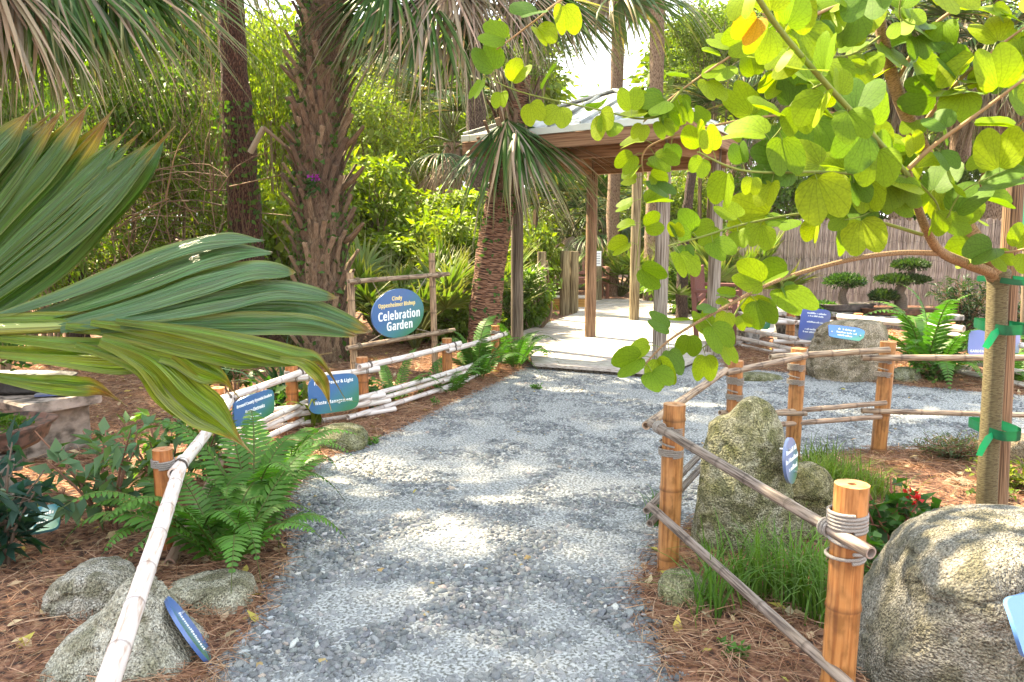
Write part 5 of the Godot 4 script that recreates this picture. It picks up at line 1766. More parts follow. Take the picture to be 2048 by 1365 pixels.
func make_butterfly_tree() -> void:
	rng.seed = 500
	make_butterfly_leaves()
	var base := G(1974, 1052)
	var root := thing("butterfly_tree", "young staked tree with grey green trunk and two lobed yellow green leaves", "tree", base)
	# veins that spread from the stalk, and a fine mottle
	var im := Image.create(256, 256, false, Image.FORMAT_RGB8)
	var mot := noise(FastNoiseLite.TYPE_SIMPLEX_SMOOTH, 0.05, 71, 4)
	for yy in 256:
		for xx in 256:
			var q := Vector2(xx / 256.0 * 1.1 - 0.55, yy / 256.0 * 1.05 - 0.1)
			var an := atan2(absf(q.x) * (1.0 + 0.55 * q.y), q.y + 0.06)
			var dist := q.length()
			var off := absf(fposmod(an / 0.30 + 0.5, 1.0) - 0.5) * 0.30 * maxf(dist, 0.08)
			var side := absf(fposmod(dist * 14.0 + an * 9.0, 1.0) - 0.5) * 0.07
			var v := 1.0 - 0.12 * (1.0 - smoothstep(0.004, 0.012, off)) - 0.05 * (1.0 - smoothstep(0.0, 0.006, side))
			v *= 0.93 + 0.12 * mot.get_noise_2d(xx, yy)
			im.set_pixel(xx, yy, Color(v, v, v))
	var veins := ImageTexture.create_from_image(im)
	# leaf materials: shades of the same leaf
	var mats := []
	for c in [lin(0.22, 0.34, 0.014), lin(0.26, 0.38, 0.014), lin(0.17, 0.29, 0.016), lin(0.30, 0.40, 0.016), lin(0.11, 0.21, 0.03), lin(0.5, 0.38, 0.02), lin(0.55, 0.30, 0.02)]:
		var m: StandardMaterial3D = M.butterfly_leaf.duplicate()
		m.albedo_color = c.linear_to_srgb()
		m.albedo_texture = veins
		mats.append(m)
	var shapes := []
	for mb in bfly:
		shapes.append(mb.mesh())
	var bark := lin(0.125, 0.10, 0.045)
	var brown := lin(0.30, 0.19, 0.095)
	var green := lin(0.16, 0.20, 0.04)
	var zt := -base.z
	var trunk := MB.new()
	trunk.tube(smooth_curve([base - Vector3(0, 0.05, 0), P(1976, 950, zt), P(1985, 800, zt), P(1992, 680, zt), P(1995, 600, zt), P(1997, 560, zt), P(1996, 540, zt)], 28), PackedFloat32Array([0.055, 0.051, 0.049, 0.048, 0.047, 0.047, 0.047, 0.047, 0.047, 0.047, 0.047, 0.047, 0.047, 0.047, 0.047, 0.047, 0.047, 0.047, 0.047, 0.047, 0.047, 0.048, 0.049, 0.05, 0.053, 0.056, 0.057, 0.052, 0.042]), 22, PackedColorArray([bark]))
	wpart(root, "trunk", trunk, M.smooth_bark)
	# every branch: pixels with depth, radii, colour, leaves per metre
	var br := [
		[[[1997, 560, 4.0], [1965, 500, 3.97], [1930, 450, 3.95], [1880, 362, 3.9], [1832, 270, 3.85], [1790, 170, 3.8], [1765, 70, 3.75], [1745, -70, 3.7]], 0.047, 0.022, brown, 0],
		[[[1992, 548, 3.98], [1940, 530, 3.9], [1888, 508, 3.75], [1862, 478, 3.65], [1838, 420, 3.55], [1817, 345, 3.45]], 0.027, 0.015, brown, 0],
		[[[1817, 352, 3.45], [1735, 258, 3.1], [1650, 165, 2.85], [1560, 60, 2.65], [1500, -30, 2.55]], 0.0115, 0.008, green, 17],
		[[[1817, 338, 3.45], [1870, 290, 3.4], [1960, 225, 3.3], [2060, 150, 3.2]], 0.011, 0.005, brown, 16],
		[[[1814, 354, 3.45], [1740, 350, 3.3], [1640, 344, 3.1], [1490, 342, 2.9], [1395, 304, 2.8]], 0.008, 0.003, green, 20],
		[[[1888, 508, 3.75], [1800, 506, 3.6], [1700, 520, 3.45], [1560, 560, 3.3], [1440, 620, 3.15], [1340, 680, 3.05], [1285, 735, 3.0]], 0.013, 0.003, brown, 20, 0.46],
		[[[1845, 470, 3.6], [1740, 440, 3.5], [1630, 426, 3.4], [1500, 446, 3.25], [1400, 475, 3.15], [1337, 492, 3.1]], 0.008, 0.003, green, 18, 0.2],
		[[[1760, 40, 3.75], [1700, 8, 3.6], [1618, 35, 3.5], [1540, 72, 3.4], [1475, 104, 3.35], [1366, 178, 3.3], [1287, 244, 3.3]], 0.009, 0.003, brown, 22],
		[[[1880, 362, 3.9], [1770, 270, 3.75], [1668, 228, 3.6], [1614, 224, 3.5], [1444, 248, 3.4], [1300, 292, 3.35], [1286, 350, 3.35]], 0.009, 0.003, brown, 20],
		[[[1366, 178, 3.3], [1300, 236, 3.25], [1195, 219, 3.2], [1045, 185, 3.1], [965, 150, 3.05]], 0.005, 0.002, green, 24],
		[[[1560, 60, 3.0], [1400, -90, 3.1], [1250, -80, 3.1], [1113, 7, 3.05], [1075, 38, 3.0], [993, 99, 3.0]], 0.007, 0.003, brown, 9],
		[[[1935, 456, 3.95], [1950, 400, 3.85], [1990, 300, 3.6], [2060, 230, 3.5]], 0.013, 0.005, brown, 14],
		[[[1832, 270, 3.85], [1900, 180, 3.7], [1990, 100, 3.5], [2070, 40, 3.4]], 0.01, 0.004, brown, 24],
		[[[1790, 170, 3.8], [1850, 70, 3.7], [1930, 10, 3.6], [2060, -20, 3.5]], 0.01, 0.004, brown, 24],
		[[[1880, 362, 3.9], [1800, 340, 3.7], [1720, 330, 3.55], [1640, 300, 3.5]], 0.007, 0.003, green, 22],
		[[[1960, 490, 3.95], [2010, 505, 3.7], [2080, 490, 3.6]], 0.009, 0.004, brown, 18],
		[[[1590, 552, 3.32], [1500, 590, 3.25], [1450, 660, 3.2], [1400, 700, 3.12]], 0.005, 0.002, green, 22],
		[[[1286, 350, 3.35], [1282, 430, 3.45], [1272, 540, 3.5]], 0.003, 0.0015, green, 22],
		[[[1817, 345, 3.45], [1780, 400, 3.4], [1730, 430, 3.35], [1690, 440, 3.3]], 0.005, 0.002, green, 14],
		[[[1765, 70, 3.75], [1700, 110, 3.6], [1600, 120, 3.55], [1480, 190, 3.5]], 0.006, 0.002, green, 20],
		[[[1900, 180, 3.7], [1960, 160, 3.55], [2050, 110, 3.4]], 0.006, 0.002, green, 22],
		[[[1817, 345, 3.45], [1870, 400, 3.5], [1890, 440, 3.5], [1930, 380, 3.4], [2040, 330, 3.35]], 0.005, 0.002, green, 14],
		[[[1650, 165, 2.85], [1590, 200, 2.95], [1560, 260, 3.0], [1520, 300, 3.05]], 0.004, 0.002, green, 20],
		[[[1300, -140, 3.3], [1430, -60, 3.2], [1560, -30, 3.1], [1700, -40, 3.0], [1900, -60, 3.0]], 0.007, 0.003, brown, 16],
		[[[1850, 70, 3.7], [1800, 30, 3.5], [1820, -60, 3.4]], 0.005, 0.002, green, 22],
	]
	var wood := 0
	var leaves := []
	for b in br:
		var ctrl := []
		for c in b[0]:
			ctrl.append(P(c[0], c[1], float(c[2]) * zt / 4.0))
		var k := 8 * ctrl.size()
		var line := smooth_curve(ctrl, k)
		var mb := MB.new()
		var cols := PackedColorArray()
		for i in k + 1:
			cols.append(jit(b[3], 0.05))
		mb.tube(line, taper(b[1], b[2], k), 10 if b[1] > 0.01 else 6, cols)
		var br_node := wpart(root, "branch", mb, M.smooth_bark if b[1] > 0.012 else M.twig)
		var L := 0.0
		for i in k:
			L += line[i].distance_to(line[i + 1])
		var n := int(L * b[4] * 0.88)
		for i in n:
			var t := (i + rf(0.2, 0.8)) / n
			if t < (b[5] if b.size() > 5 else 0.06):
				continue
			leaves.append([line[int(t * k)], (line[mini(int(t * k) + 1, k)] - line[maxi(int(t * k) - 1, 0)]).normalized(), i])
	print("butterfly leaves ", leaves.size())
	var stalks := MB.new()
	for i in leaves.size():
		var p: Vector3 = leaves[i][0]
		var t: Vector3 = leaves[i][1]
		var side := t.cross(Vector3(0, 0.3, 1)).normalized() * (1.0 if leaves[i][2] % 2 == 0 else -1.0)
		var out := (side + t * rf(-0.1, 0.7) + rdir() * 0.5 + Vector3(0, -0.05, 0)).normalized()
		var q := p + out * rf(0.02, 0.045)
		stalks.tube(PackedVector3Array([p, (p + q) * 0.5 + Vector3(0, 0.004, 0), q]), PackedFloat32Array([0.0016, 0.0013, 0.0013]), 4, PackedColorArray([green]), 0)
		# the blade: hangs outward, its face half up and half towards the open path
		var dir := (out * 0.8 + Vector3(0, -rf(-0.25, 0.9), 0) + rdir() * 0.3).normalized()
		var face := (Vector3(-0.15, rf(0.1, 1.5), 0.75) + rdir() * 0.55).normalized()
		var x := dir.cross(face).normalized()
		var z := x.cross(dir)
		var s := rf(0.09, 0.18) * (0.68 if p.x < 0.9 else 1.0)
		var which := rng.randi() % 5
		var r := rng.randf()
		if r < 0.007:
			which = 5 + rng.randi() % 2
		part(root, "leaf", shapes[rng.randi() % 6], Transform3D(Basis(x * s, dir * s, z * s), q), mats[which]).position = q - base
	wpart(root, "leaf_stalks", stalks, M.twig).set_meta("kind", "stuff")
	# stake and tape
	var st := thing("tree_stake", "round brown wooden stake tied behind the young tree trunk", "stake", G(1994, 1030))
	var sb := MB.new()
	sb.tube(PackedVector3Array([G(1994, 1030) + Vector3(0.02, -0.1, -0.02), P(2012, 660, zt + 0.13), P(2034, 286, zt + 0.13)]), PackedFloat32Array([0.046, 0.045, 0.044]), 18, PackedColorArray([lin(0.26, 0.17, 0.10), lin(0.28, 0.16, 0.09), lin(0.20, 0.13, 0.07)]))
	wpart(st, "shaft", sb, M.post_wood)
	var tags := [[P(2001, 653, zt + 0.04), "upper"], [P(1989, 857, zt + 0.04), "lower"], [P(2008, 560, zt + 0.04), "top"]]
	var names := ["green plastic tie round trunk and stake at mid height", "green plastic tie low on trunk and stake", "green plastic tie just below the fork"]
	for e in 3:
		var c: Vector3 = tags[e][0]
		var tp := thing("plastic_tie", names[e], "tie", c, "green ties on the staked tree")
		var mb := MB.new()
		var k := 40
		var h := 0.024 if e < 2 else 0.014
		for i in k + 1:
			var a := TAU * i / k
			var off := Vector3(signf(cos(a)) * pow(absf(cos(a)), 0.6) * (0.072 + 0.002 * sin(a * 5.0)), 0.004 * sin(a * 2.0 + e), signf(sin(a)) * pow(absf(sin(a)), 0.6) * 0.15)
			var nn := Vector3(cos(a), 0, sin(a))
			mb.vert(c + off + Vector3(0, h, 0), nn, lin(0.008, 0.10, 0.05))
			mb.vert(c + off + Vector3(0, 0, 0) + nn * 0.0015, nn, lin(0.01, 0.12, 0.06))
			mb.vert(c + off - Vector3(0, h, 0), nn, lin(0.008, 0.095, 0.05))
		for i in k:
			mb.quad(i * 3, i * 3 + 1, i * 3 + 4, i * 3 + 3)
			mb.quad(i * 3 + 1, i * 3 + 2, i * 3 + 5, i * 3 + 4)
		wpart(tp, "band", mb, M.tape)
		if e < 2:
			var tail := MB.new()
			var o := c + Vector3(-0.066, -0.005, 0.1)
			tail.ribbon(PackedVector3Array([o, o + Vector3(-0.03, -0.02, 0.012), o + Vector3(-0.055, -0.06, 0.016), o + Vector3(-0.066, -0.085 - 0.02 * e, 0.01)]), PackedVector3Array([Vector3(0.2, 0.3, 1), Vector3(0.2, 0.3, 1), Vector3(0.3, 0.2, 1), Vector3(0.3, 0.1, 1)]), PackedFloat32Array([0.012, 0.02, 0.022, 0.02]), PackedColorArray([lin(0.01, 0.22, 0.12)]), PackedColorArray([lin(0.01, 0.21, 0.11)]), 0.1)
			wpart(tp, "tail", tail, M.tape)

# ---------------------------------------------------------------- palms
var fans := {}

# a fan leaf: stalk along +z from the origin, blade beyond it; y is up
func fan_mesh(kind: String, seed_: int) -> ArrayMesh:
	rng.seed = seed_
	var mb := MB.new()
	var dead := kind.begins_with("dead")
	var hang := kind.ends_with("hang")
	var low := kind == "palmetto"
	var stalk := 0.9
	var col := lin(0.06, 0.115, 0.03)
	if low:
		col = lin(0.12, 0.18, 0.035)
	if dead:
		col = lin(0.33, 0.26, 0.19)
	var sc := lin(0.12, 0.13, 0.04) if not dead else lin(0.22, 0.15, 0.09)
	var sp := smooth_curve([Vector3.ZERO, Vector3(0, 0.10, stalk * 0.5), Vector3(0, -0.10 if hang else 0.05, stalk)], 8)
	mb.tube(sp, taper(0.024, 0.010, 8), 6, PackedColorArray([sc]), 0)
	var hub := sp[8]
	var n := 44 if not low else 26
	for i in n:
		var u := float(i) / (n - 1) * 2.0 - 1.0
		var a := u * (1.9 if not low else 1.75)
		var dir := Vector3(sin(a), 0.15, cos(a)).normalized()
		var L := (1.15 if not low else 0.62) * (1.0 - 0.3 * absf(u)) * rf(0.85, 1.1)
		var c := jit(col, 0.3)
		if not dead and not low and rng.randf() < 0.15:
			c = jit(lin(0.28, 0.22, 0.13), 0.2)
		strip(mb, hub, dir, L, 0.017 if not low else 0.024, rf(0.8, 1.25) * (1.5 if hang else (0.5 if not low else 0.1)), c, dead)
	return mb.mesh(M.palm_leaf if not dead else M.dry_leaf)

func strip(mb: MB, from: Vector3, dir: Vector3, L: float, w: float, bend: float, c: Color, dead: bool) -> void:
	var pts := PackedVector3Array()
	var nn := PackedVector3Array()
	var ws := PackedFloat32Array()
	var cm := PackedColorArray()
	var p := from
	var d := dir
	var k := 8
	var twist := rdir() * 0.35
	for i in k:
		var f := float(i) / (k - 1)
		pts.append(p)
		var s := d.cross(Vector3.UP + twist * f).normalized()
		nn.append(s.cross(d).normalized() if s.length() > 0.1 else Vector3.BACK)
		ws.append(w * (0.55 + 0.45 * smoothstep(0.0, 0.3, f)) * (1.0 - 0.95 * smoothstep(0.35, 1.0, f)))
		cm.append(c if f < 0.7 or dead else c.lerp(lin(0.24, 0.19, 0.10), 0.6 * f))
		d = (d + Vector3(0, -bend * (0.2 + f), 0) * 0.38 + rdir() * 0.07).normalized()
		p += d * L / (k - 1)
	mb.ribbon(pts, nn, ws, cm, cm, -0.5)

# a fan that hangs straight down from the origin, its segments spread like a skirt
func skirt_mesh(dead: bool, seed_: int) -> ArrayMesh:
	rng.seed = seed_
	var mb := MB.new()
	mb.tube(smooth_curve([Vector3(0, 0.5, -0.35), Vector3(0, 0.3, -0.1), Vector3.ZERO], 6), taper(0.022, 0.012, 6), 6, PackedColorArray([lin(0.14, 0.13, 0.05)]), 0)
	var n := 52
	for i in n:
		var u := float(i) / (n - 1) * 2.0 - 1.0
		var a := u * 0.95
		var dir := Vector3(sin(a), -cos(a) * 0.75, 0.45 * cos(a) + rf(-0.12, 0.12)).normalized()
		var c := jit(lin(0.34, 0.27, 0.20), 0.3) if dead or rng.randf() < 0.22 else jit(lin(0.055, 0.125, 0.025), 0.35)
		strip(mb, Vector3.ZERO, dir, rf(0.75, 1.15), 0.013, rf(0.35, 0.8), c, dead)
	return mb.mesh(M.dry_leaf if dead else M.palm_leaf)

func make_fans() -> void:
	fans.green = [fan_mesh("green", 1), fan_mesh("green", 2), fan_mesh("green", 3)]
	fans.hang = [fan_mesh("green_hang", 4), fan_mesh("green_hang", 5), fan_mesh("green_hang", 6)]
	fans.dead = [fan_mesh("dead_hang", 7), fan_mesh("dead_hang", 8), fan_mesh("dead_hang", 9)]
	fans.skirt = [skirt_mesh(false, 21), skirt_mesh(false, 22), skirt_mesh(false, 23)]
	fans.thatch = [skirt_mesh(true, 24), skirt_mesh(true, 25), skirt_mesh(true, 26)]
	fans.palmetto = [fan_mesh("palmetto", 10), fan_mesh("palmetto", 11), fan_mesh("palmetto", 12)]

func frond_at(root: Node3D, kind: String, local: Vector3, dir: Vector3, s: float) -> void:
	var list: Array = fans[kind]
	part(root, "dead_frond" if kind in ["dead", "thatch"] else "frond", list[rng.randi() % list.size()], Transform3D(look(dir).scaled(Vector3.ONE * s), local))

# a hanging fan turned about the upright by turn and swung sideways by tilt
func hung(root: Node3D, kind: String, local: Vector3, turn: float, tilt: float, s: float) -> void:
	var list: Array = fans[kind]
	part(root, "dead_frond" if kind == "thatch" else "frond", list[rng.randi() % list.size()], Transform3D((Basis(Vector3.BACK, tilt) * Basis(Vector3.UP, turn)).scaled(Vector3.ONE * s), local))

# stalks spread round the head of a trunk
func palm_head(root: Node3D, local: Vector3, green: int, hang: int, dead: int, s: float) -> void:
	for i in green:
		var a := TAU * i / green + rf(-0.3, 0.3)
		frond_at(root, "green", local + Vector3(0, rf(0, 0.3), 0), Vector3(cos(a), rf(0.25, 1.3), sin(a)), s * rf(0.85, 1.15))
	for i in hang:
		var a := TAU * i / hang + rf(-0.3, 0.3)
		frond_at(root, "hang", local + Vector3(0, rf(-0.2, 0.1), 0), Vector3(cos(a), rf(-0.25, 0.35), sin(a)), s * rf(0.85, 1.15))
	for i in dead:
		var a := TAU * i / dead + rf(-0.3, 0.3)
		var out := Vector3(cos(a), 0, sin(a))
		frond_at(root, "thatch", local + out * 0.22 + Vector3(0, rf(-0.45, 0.1), 0), out, s * rf(0.8, 1.1))

func trunk_tube(root: Node3D, line: PackedVector3Array, r0: float, r1: float, col: Color, m: Material, seg := 24, bump := 0.06, seed_ := 1) -> void:
	var mb := MB.new()
	mb.tube(line, taper(r0, r1, line.size() - 1), seg, PackedColorArray([col]))
	var nz := noise(FastNoiseLite.TYPE_SIMPLEX_SMOOTH, 3.0, seed_, 4)
	for i in mb.v.size():
		mb.v[i] += mb.n[i] * nz.get_noise_3dv(mb.v[i] * Vector3(2.2, 0.9, 2.2)) * bump
		mb.c[i] = Color(mb.c[i].r, mb.c[i].g, mb.c[i].b) * (1.0 + 0.35 * nz.get_noise_3dv(mb.v[i] * 3.0 + Vector3(7, 7, 7)))
	wpart(root, "trunk", mb, m)

func make_palms() -> void:
	make_fans()
	rng.seed = 600
	# --- the tall palm whose trunk is wrapped in old leaf bases
	var zb := 8.7
	var base := P(650, 740, zb)
	base.y = 0
	var root := thing("cabbage_palm", "thick palm with old leaf bases all up its fibrous trunk", "palm", base)
	var top := P(657, -10, zb)
	var line := smooth_curve([base, P(645, 500, zb), P(640, 280, zb), top], 40)
	trunk_tube(root, line, 0.215, 0.185, lin(0.17, 0.12, 0.085), M.fibre, 28, 0.05, 3)
	var boot := MB.new()
	# a leaf base: forked, flat wedge standing off the trunk (y up, z out)
	for s in [-1.0, 1.0]:
		boot.bar(Vector3(s * 0.055, -0.20, 0.0), Vector3(s * 0.012, 0.10, 0.05), Vector3.RIGHT, 0.075, 0.025, Color.WHITE, 0.006)
	boot.bar(Vector3(0, 0.06, 0.04), Vector3(rf(-0.01, 0.01), 0.34, 0.13), Vector3.RIGHT, 0.06, 0.022, Color.WHITE, 0.006)
	var tones := []
	for c in [lin(0.26, 0.19, 0.13), lin(0.20, 0.14, 0.10), lin(0.33, 0.25, 0.17), lin(0.15, 0.105, 0.075)]:
		var m: StandardMaterial3D = M.fibre.duplicate()
		m.albedo_color = c.linear_to_srgb()
		tones.append(m)
	var boot_mesh := boot.mesh()
	for i in 190:
		var f := 0.05 + 0.93 * i / 190.0
		var p := line[int(f * 40)]
		var a := i * 2.39996 + rf(-0.25, 0.25)
		var out := Vector3(cos(a), 0, sin(a))
		if out.z < -0.75:
			continue
		var r := lerpf(0.205, 0.18, f)
		var b := look(out) * Basis(Vector3.RIGHT, rf(-0.05, 0.3)) * Basis(Vector3.BACK, rf(-0.3, 0.3))
		part(root, "leaf_base", boot_mesh, Transform3D(b.scaled(Vector3(1, rf(0.7, 1.15), rf(0.3, 0.75))), p - base + out * r), tones[rng.randi() % 4])
	var fib := MB.new()
	for i in 1100:
		var f := rng.randf()
		var p := line[int(f * 40)]
		var a := rf(0, PI)
		var out := Vector3(cos(a), 0, sin(a))
		var q := p + out * rf(0.2, 0.26)
		var d := (Vector3(rf(-0.6, 0.6), -1, 0) + rdir() * 0.4).normalized()
		var L := rf(0.12, 0.4)
		fib.tube(PackedVector3Array([q, q + d * L * 0.5 + out * 0.03, q + d * L]), PackedFloat32Array([0.0025, 0.002, 0.001]), 3, PackedColorArray([jit(lin(0.24, 0.17, 0.11), 0.3)]), 0)
	wpart(root, "loose_fibres", fib, M.fibre)
	var vine := MB.new()
	for i in 900:
		var f := pow(rng.randf(), 0.8)
		var p := line[int(f * 40)]
		var a := rng.randfn(0.0 if rng.randf() < 0.35 else PI, 0.6)
		var out := Vector3(cos(a), 0, absf(sin(a)))
		var q := p + out * rf(0.21, 0.31)
		vine.leaf(q, (rdir() + Vector3(0, -0.5, 0)).normalized(), (out + rdir() * 0.5).normalized(), rf(0.05, 0.1), rf(0.03, 0.06), jit(lin(0.07, 0.16, 0.03), 0.3))
	wpart(root, "creeper", vine, M.leaf)
	palm_head(root, top - base + Vector3(0, 0.35, 0), 11, 3, 0, 1.3)
	for a in [[705, 90, -0.4], [600, 130, 0.2], [720, 250, 0.3], [590, 250, 0.2], [715, 330, 0.4], [700, 440, 0.2], [598, 380, 0.3]]:
		var mb := MB.new()
		var s := 1.0 if a[0] > 650 else -1.0
		var o := P(650 + s * 40, a[1] + 40, zb - 0.1)
		mb.tube(PackedVector3Array([o - Vector3(s * 0.05, 0.04, 0.05), o + Vector3(s * 0.10, 0.05, 0.06), o + Vector3(s * 0.22, 0.18, 0.1)]), PackedFloat32Array([0.035, 0.028, 0.018]), 6, PackedColorArray([lin(0.22, 0.16, 0.10)]))
		wpart(root, "leaf_base", mb, M.fibre)
	# orchid on the trunk
	var op := P(628, 356, zb - 0.33)
	var orchid := thing("orchid", "small magenta orchid blooming on the palm trunk", "orchid", op)
	var fl := MB.new()
	for i in 60:
		var d := rdir()
		fl.leaf(op + Vector3(rf(-0.06, 0.06), rf(-0.02, 0.025), rf(0, 0.03)), d, d.cross(rdir()).normalized(), 0.03, 0.025, jit(lin(0.35, 0.03, 0.38), 0.3))
	wpart(orchid, "flowers", fl, M.petal)
	var ol := MB.new()
	for i in 26:
		var d := (rdir() + Vector3(0, -0.7, 0.2)).normalized()
		ol.leaf(op + Vector3(rf(-0.05, 0.05), rf(-0.12, 0), 0), d, d.cross(rdir()).normalized(), 0.13, 0.035, jit(lin(0.05, 0.11, 0.03), 0.25))
	wpart(orchid, "leaves", ol, M.leaf)

	# --- the leaning palm beside the pavilion
	zb = 9.0
	base = P(966, 705, zb)
	base.y = 0
	root = thing("cabbage_palm", "leaning reddish palm trunk beside the boardwalk with hanging fans", "palm", base)
	top = P(1036, 150, zb)
	line = smooth_curve([base, P(972, 600, zb), P(992, 450, zb), P(1012, 330, zb), top], 40)
	trunk_tube(root, line, 0.18, 0.15, lin(0.27, 0.155, 0.10), M.palm_bark, 26, 0.035, 5)
	for i in 40:
		var f := 0.62 + 0.38 * rng.randf()
		var p := line[int(f * 40)]
		var a := rf(0, TAU)
		var out := Vector3(cos(a), 0, sin(a))
		var b := look(out) * Basis(Vector3.RIGHT, rf(0.0, 0.3)) * Basis(Vector3.BACK, rf(-0.3, 0.3))
		part(root, "leaf_base", boot_mesh, Transform3D(b.scaled(Vector3.ONE * rf(0.7, 1.0)), p - base + out * 0.165), tones[rng.randi() % 4])
	vine = MB.new()
	for i in 150:
		var f := pow(rng.randf(), 0.8) * 0.7
		var p := line[int(f * 40)]
		var a := rf(0, PI)
		var out := Vector3(cos(a), 0, sin(a))
		vine.leaf(p + out * rf(0.165, 0.21), (rdir() + Vector3(0, -0.5, 0)).normalized(), (out + rdir() * 0.5).normalized(), rf(0.04, 0.08), rf(0.03, 0.05), jit(lin(0.06, 0.14, 0.03), 0.3))
	wpart(root, "creeper", vine, M.leaf)
	var head := top - base + Vector3(0, 0.55, 0)
	palm_head(root, head + Vector3(0, 0.2, 0), 10, 2, 0, 1.2)
	# the big fans that droop into view: [kind, pixel, depth, turn, size, tilt]
	for a in [
		["skirt", 1014, 238, 8.75, 0.1, 1.5, 0.08], ["skirt", 1035, 245, 8.8, 0.7, 1.35, 0.35], ["thatch", 1050, 262, 8.85, 0.5, 1.05, 0.55],
		["skirt", 850, -10, 8.3, -0.4, 1.55, -0.1], ["thatch", 895, -50, 8.4, 0.0, 1.5, -0.1], ["thatch", 945, -60, 8.5, 0.3, 1.3, 0.05], ["skirt", 930, 30, 8.7, -0.2, 1.4, 0.0],
		["skirt", 1085, -20, 8.7, 0.4, 1.15, 0.2], ["skirt", 1125, -10, 8.8, 0.8, 1.1, 0.35], ["thatch", 1030, -40, 8.6, 0.2, 1.1, 0.1], ["skirt", 1050, 10, 8.7, 0.1, 0.95, 0.1], ["skirt", 780, -60, 8.4, -0.6, 1.4, -0.2],
	]:
		hung(root, a[0], P(a[1], a[2], a[3]) - base, a[4], a[6], a[5])

	# --- a palm outside the frame whose fans hang in at the upper left
	base = Vector3(-3.4, 0, -4.6)
	root = thing("cabbage_palm", "palm beside the stone benches whose fans hang over the vine thicket", "palm", base)
	line = smooth_curve([base, base + Vector3(0.1, 1.5, -0.1), base + Vector3(0.3, 3.6, -0.1)], 30)
	trunk_tube(root, line, 0.2, 0.17, lin(0.17, 0.12, 0.085), M.fibre, 20, 0.05, 8)
	palm_head(root, Vector3(0.3, 3.9, -0.1), 11, 2, 0, 1.15)
	for a in [["skirt", 20, -90, 5.4, 0.2, 1.35, -0.1], ["skirt", 60, -110, 5.5, -0.2, 1.3, -0.15], ["skirt", 130, -70, 5.6, 0.0, 1.25, 0.1], ["skirt", 215, -60, 5.8, 0.3, 1.25, 0.3], ["skirt", 255, -95, 6.0, 0.5, 1.35, 0.45], ["thatch", -30, -80, 5.2, 0.1, 1.2, 0.0], ["skirt", 80, -60, 5.9, 0.4, 1.2, 0.1], ["skirt", 330, -170, 6.4, 0.2, 1.2, 0.2]]:
		hung(root, a[0], P(a[1], a[2], a[3]) - base, a[4], a[6], a[5])

	# --- palms farther off
	var far := [
		[1300, 15.5, 7.2, 0.15, "tall slender palm rising above the pavilion roof", 6, 8, 16],
		[1222, 17.0, 6.6, 0.14, "tall palm with thatch skirt beyond the pavilion", 6, 6, 18],
		[1790, 13.6, 4.2, 0.2, "palm with brown thatch skirt behind the bamboo screen", 9, 10, 16],
		[1640, 14.5, 4.5, 0.2, "palm behind the bamboo screen next to the pavilion roof", 9, 10, 14],
		[1960, 13.0, 4.0, 0.2, "shaggy palm behind the turquoise board", 8, 10, 14],
		[1890, 15.5, 5.2, 0.2, "taller shaggy palm far behind the bamboo screen", 8, 8, 14],
		[1213, 20.5, 1.7, 0.24, "short palm seen under the pavilion roof", 12, 6, 3],
		[1135, 19.0, 1.2, 0.22, "short red trunked palm behind the boardwalk bench", 10, 5, 4],
		[770, 20.0, 4.6, 0.2, "tall palm far behind the oval sign", 10, 8, 6],
		[905, 17.0, 3.2, 0.2, "palm deep in the bright garden behind the leaning palm", 10, 7, 5],
		[1460, 17.5, 3.4, 0.2, "palm deep in the garden past the dark red bench", 10, 8, 6],
	]
	for a in far:
		var b := P(a[0], 600, a[1])
		b.y = 0
		root = thing("cabbage_palm", a[4], "palm", b)
		line = smooth_curve([b, b + Vector3(rf(-0.1, 0.1), a[2] * 0.5, 0), b + Vector3(rf(-0.15, 0.15), a[2], 0)], 14)
		trunk_tube(root, line, a[3], a[3] * 0.85, lin(0.24, 0.17, 0.12), M.fibre, 14, 0.05, int(a[0]))
		palm_head(root, line[14] - b, a[5], a[6], a[7], 1.2)
	# palmettos, low fans
	var names := ["behind the oval sign", "behind the sign frame", "under the leaning palm", "by the ochre planter", "beside the pinkish bench", "between the pinkish bench and the boardwalk end", "at the far end of the boardwalk", "under the pavilion beyond the deck", "between the leaning palm and the sign frame", "deep behind the oval sign", "behind the dark red bench", "between the pavilion and the bamboo screen", "at the foot of the boot-covered palm", "near the pine trunk"]
	var spots := [[830, 9.6, 1.0], [760, 10.5, 1.1], [930, 11.0, 1.1], [1075, 15.2, 1.1], [1240, 17.0, 1.1], [1290, 16.0, 1.0], [1205, 18.2, 1.2], [1385, 14.0, 1.1], [880, 12.5, 1.25], [800, 13.5, 1.3], [1450, 12.6, 1.2], [1520, 13.2, 1.3], [590, 9.4, 0.9], [520, 10.2, 1.0]]
	for i in spots.size():
		var b := P(spots[i][0], 600, spots[i][1])
		b.y = 0
		root = thing("palmetto", "low fan leaved palmetto " + names[i], "palmetto", b, "palmettos")
		for k in 13:
			var an := TAU * k / 13.0 + rf(-0.25, 0.25)
			frond_at(root, "palmetto", Vector3(0, 0.0, 0), Vector3(cos(an), rf(0.35, 1.7), sin(an)), float(spots[i][2]) * rf(0.75, 1.05))

# ---------------------------------------------------------------- leafy masses
var clouds := []

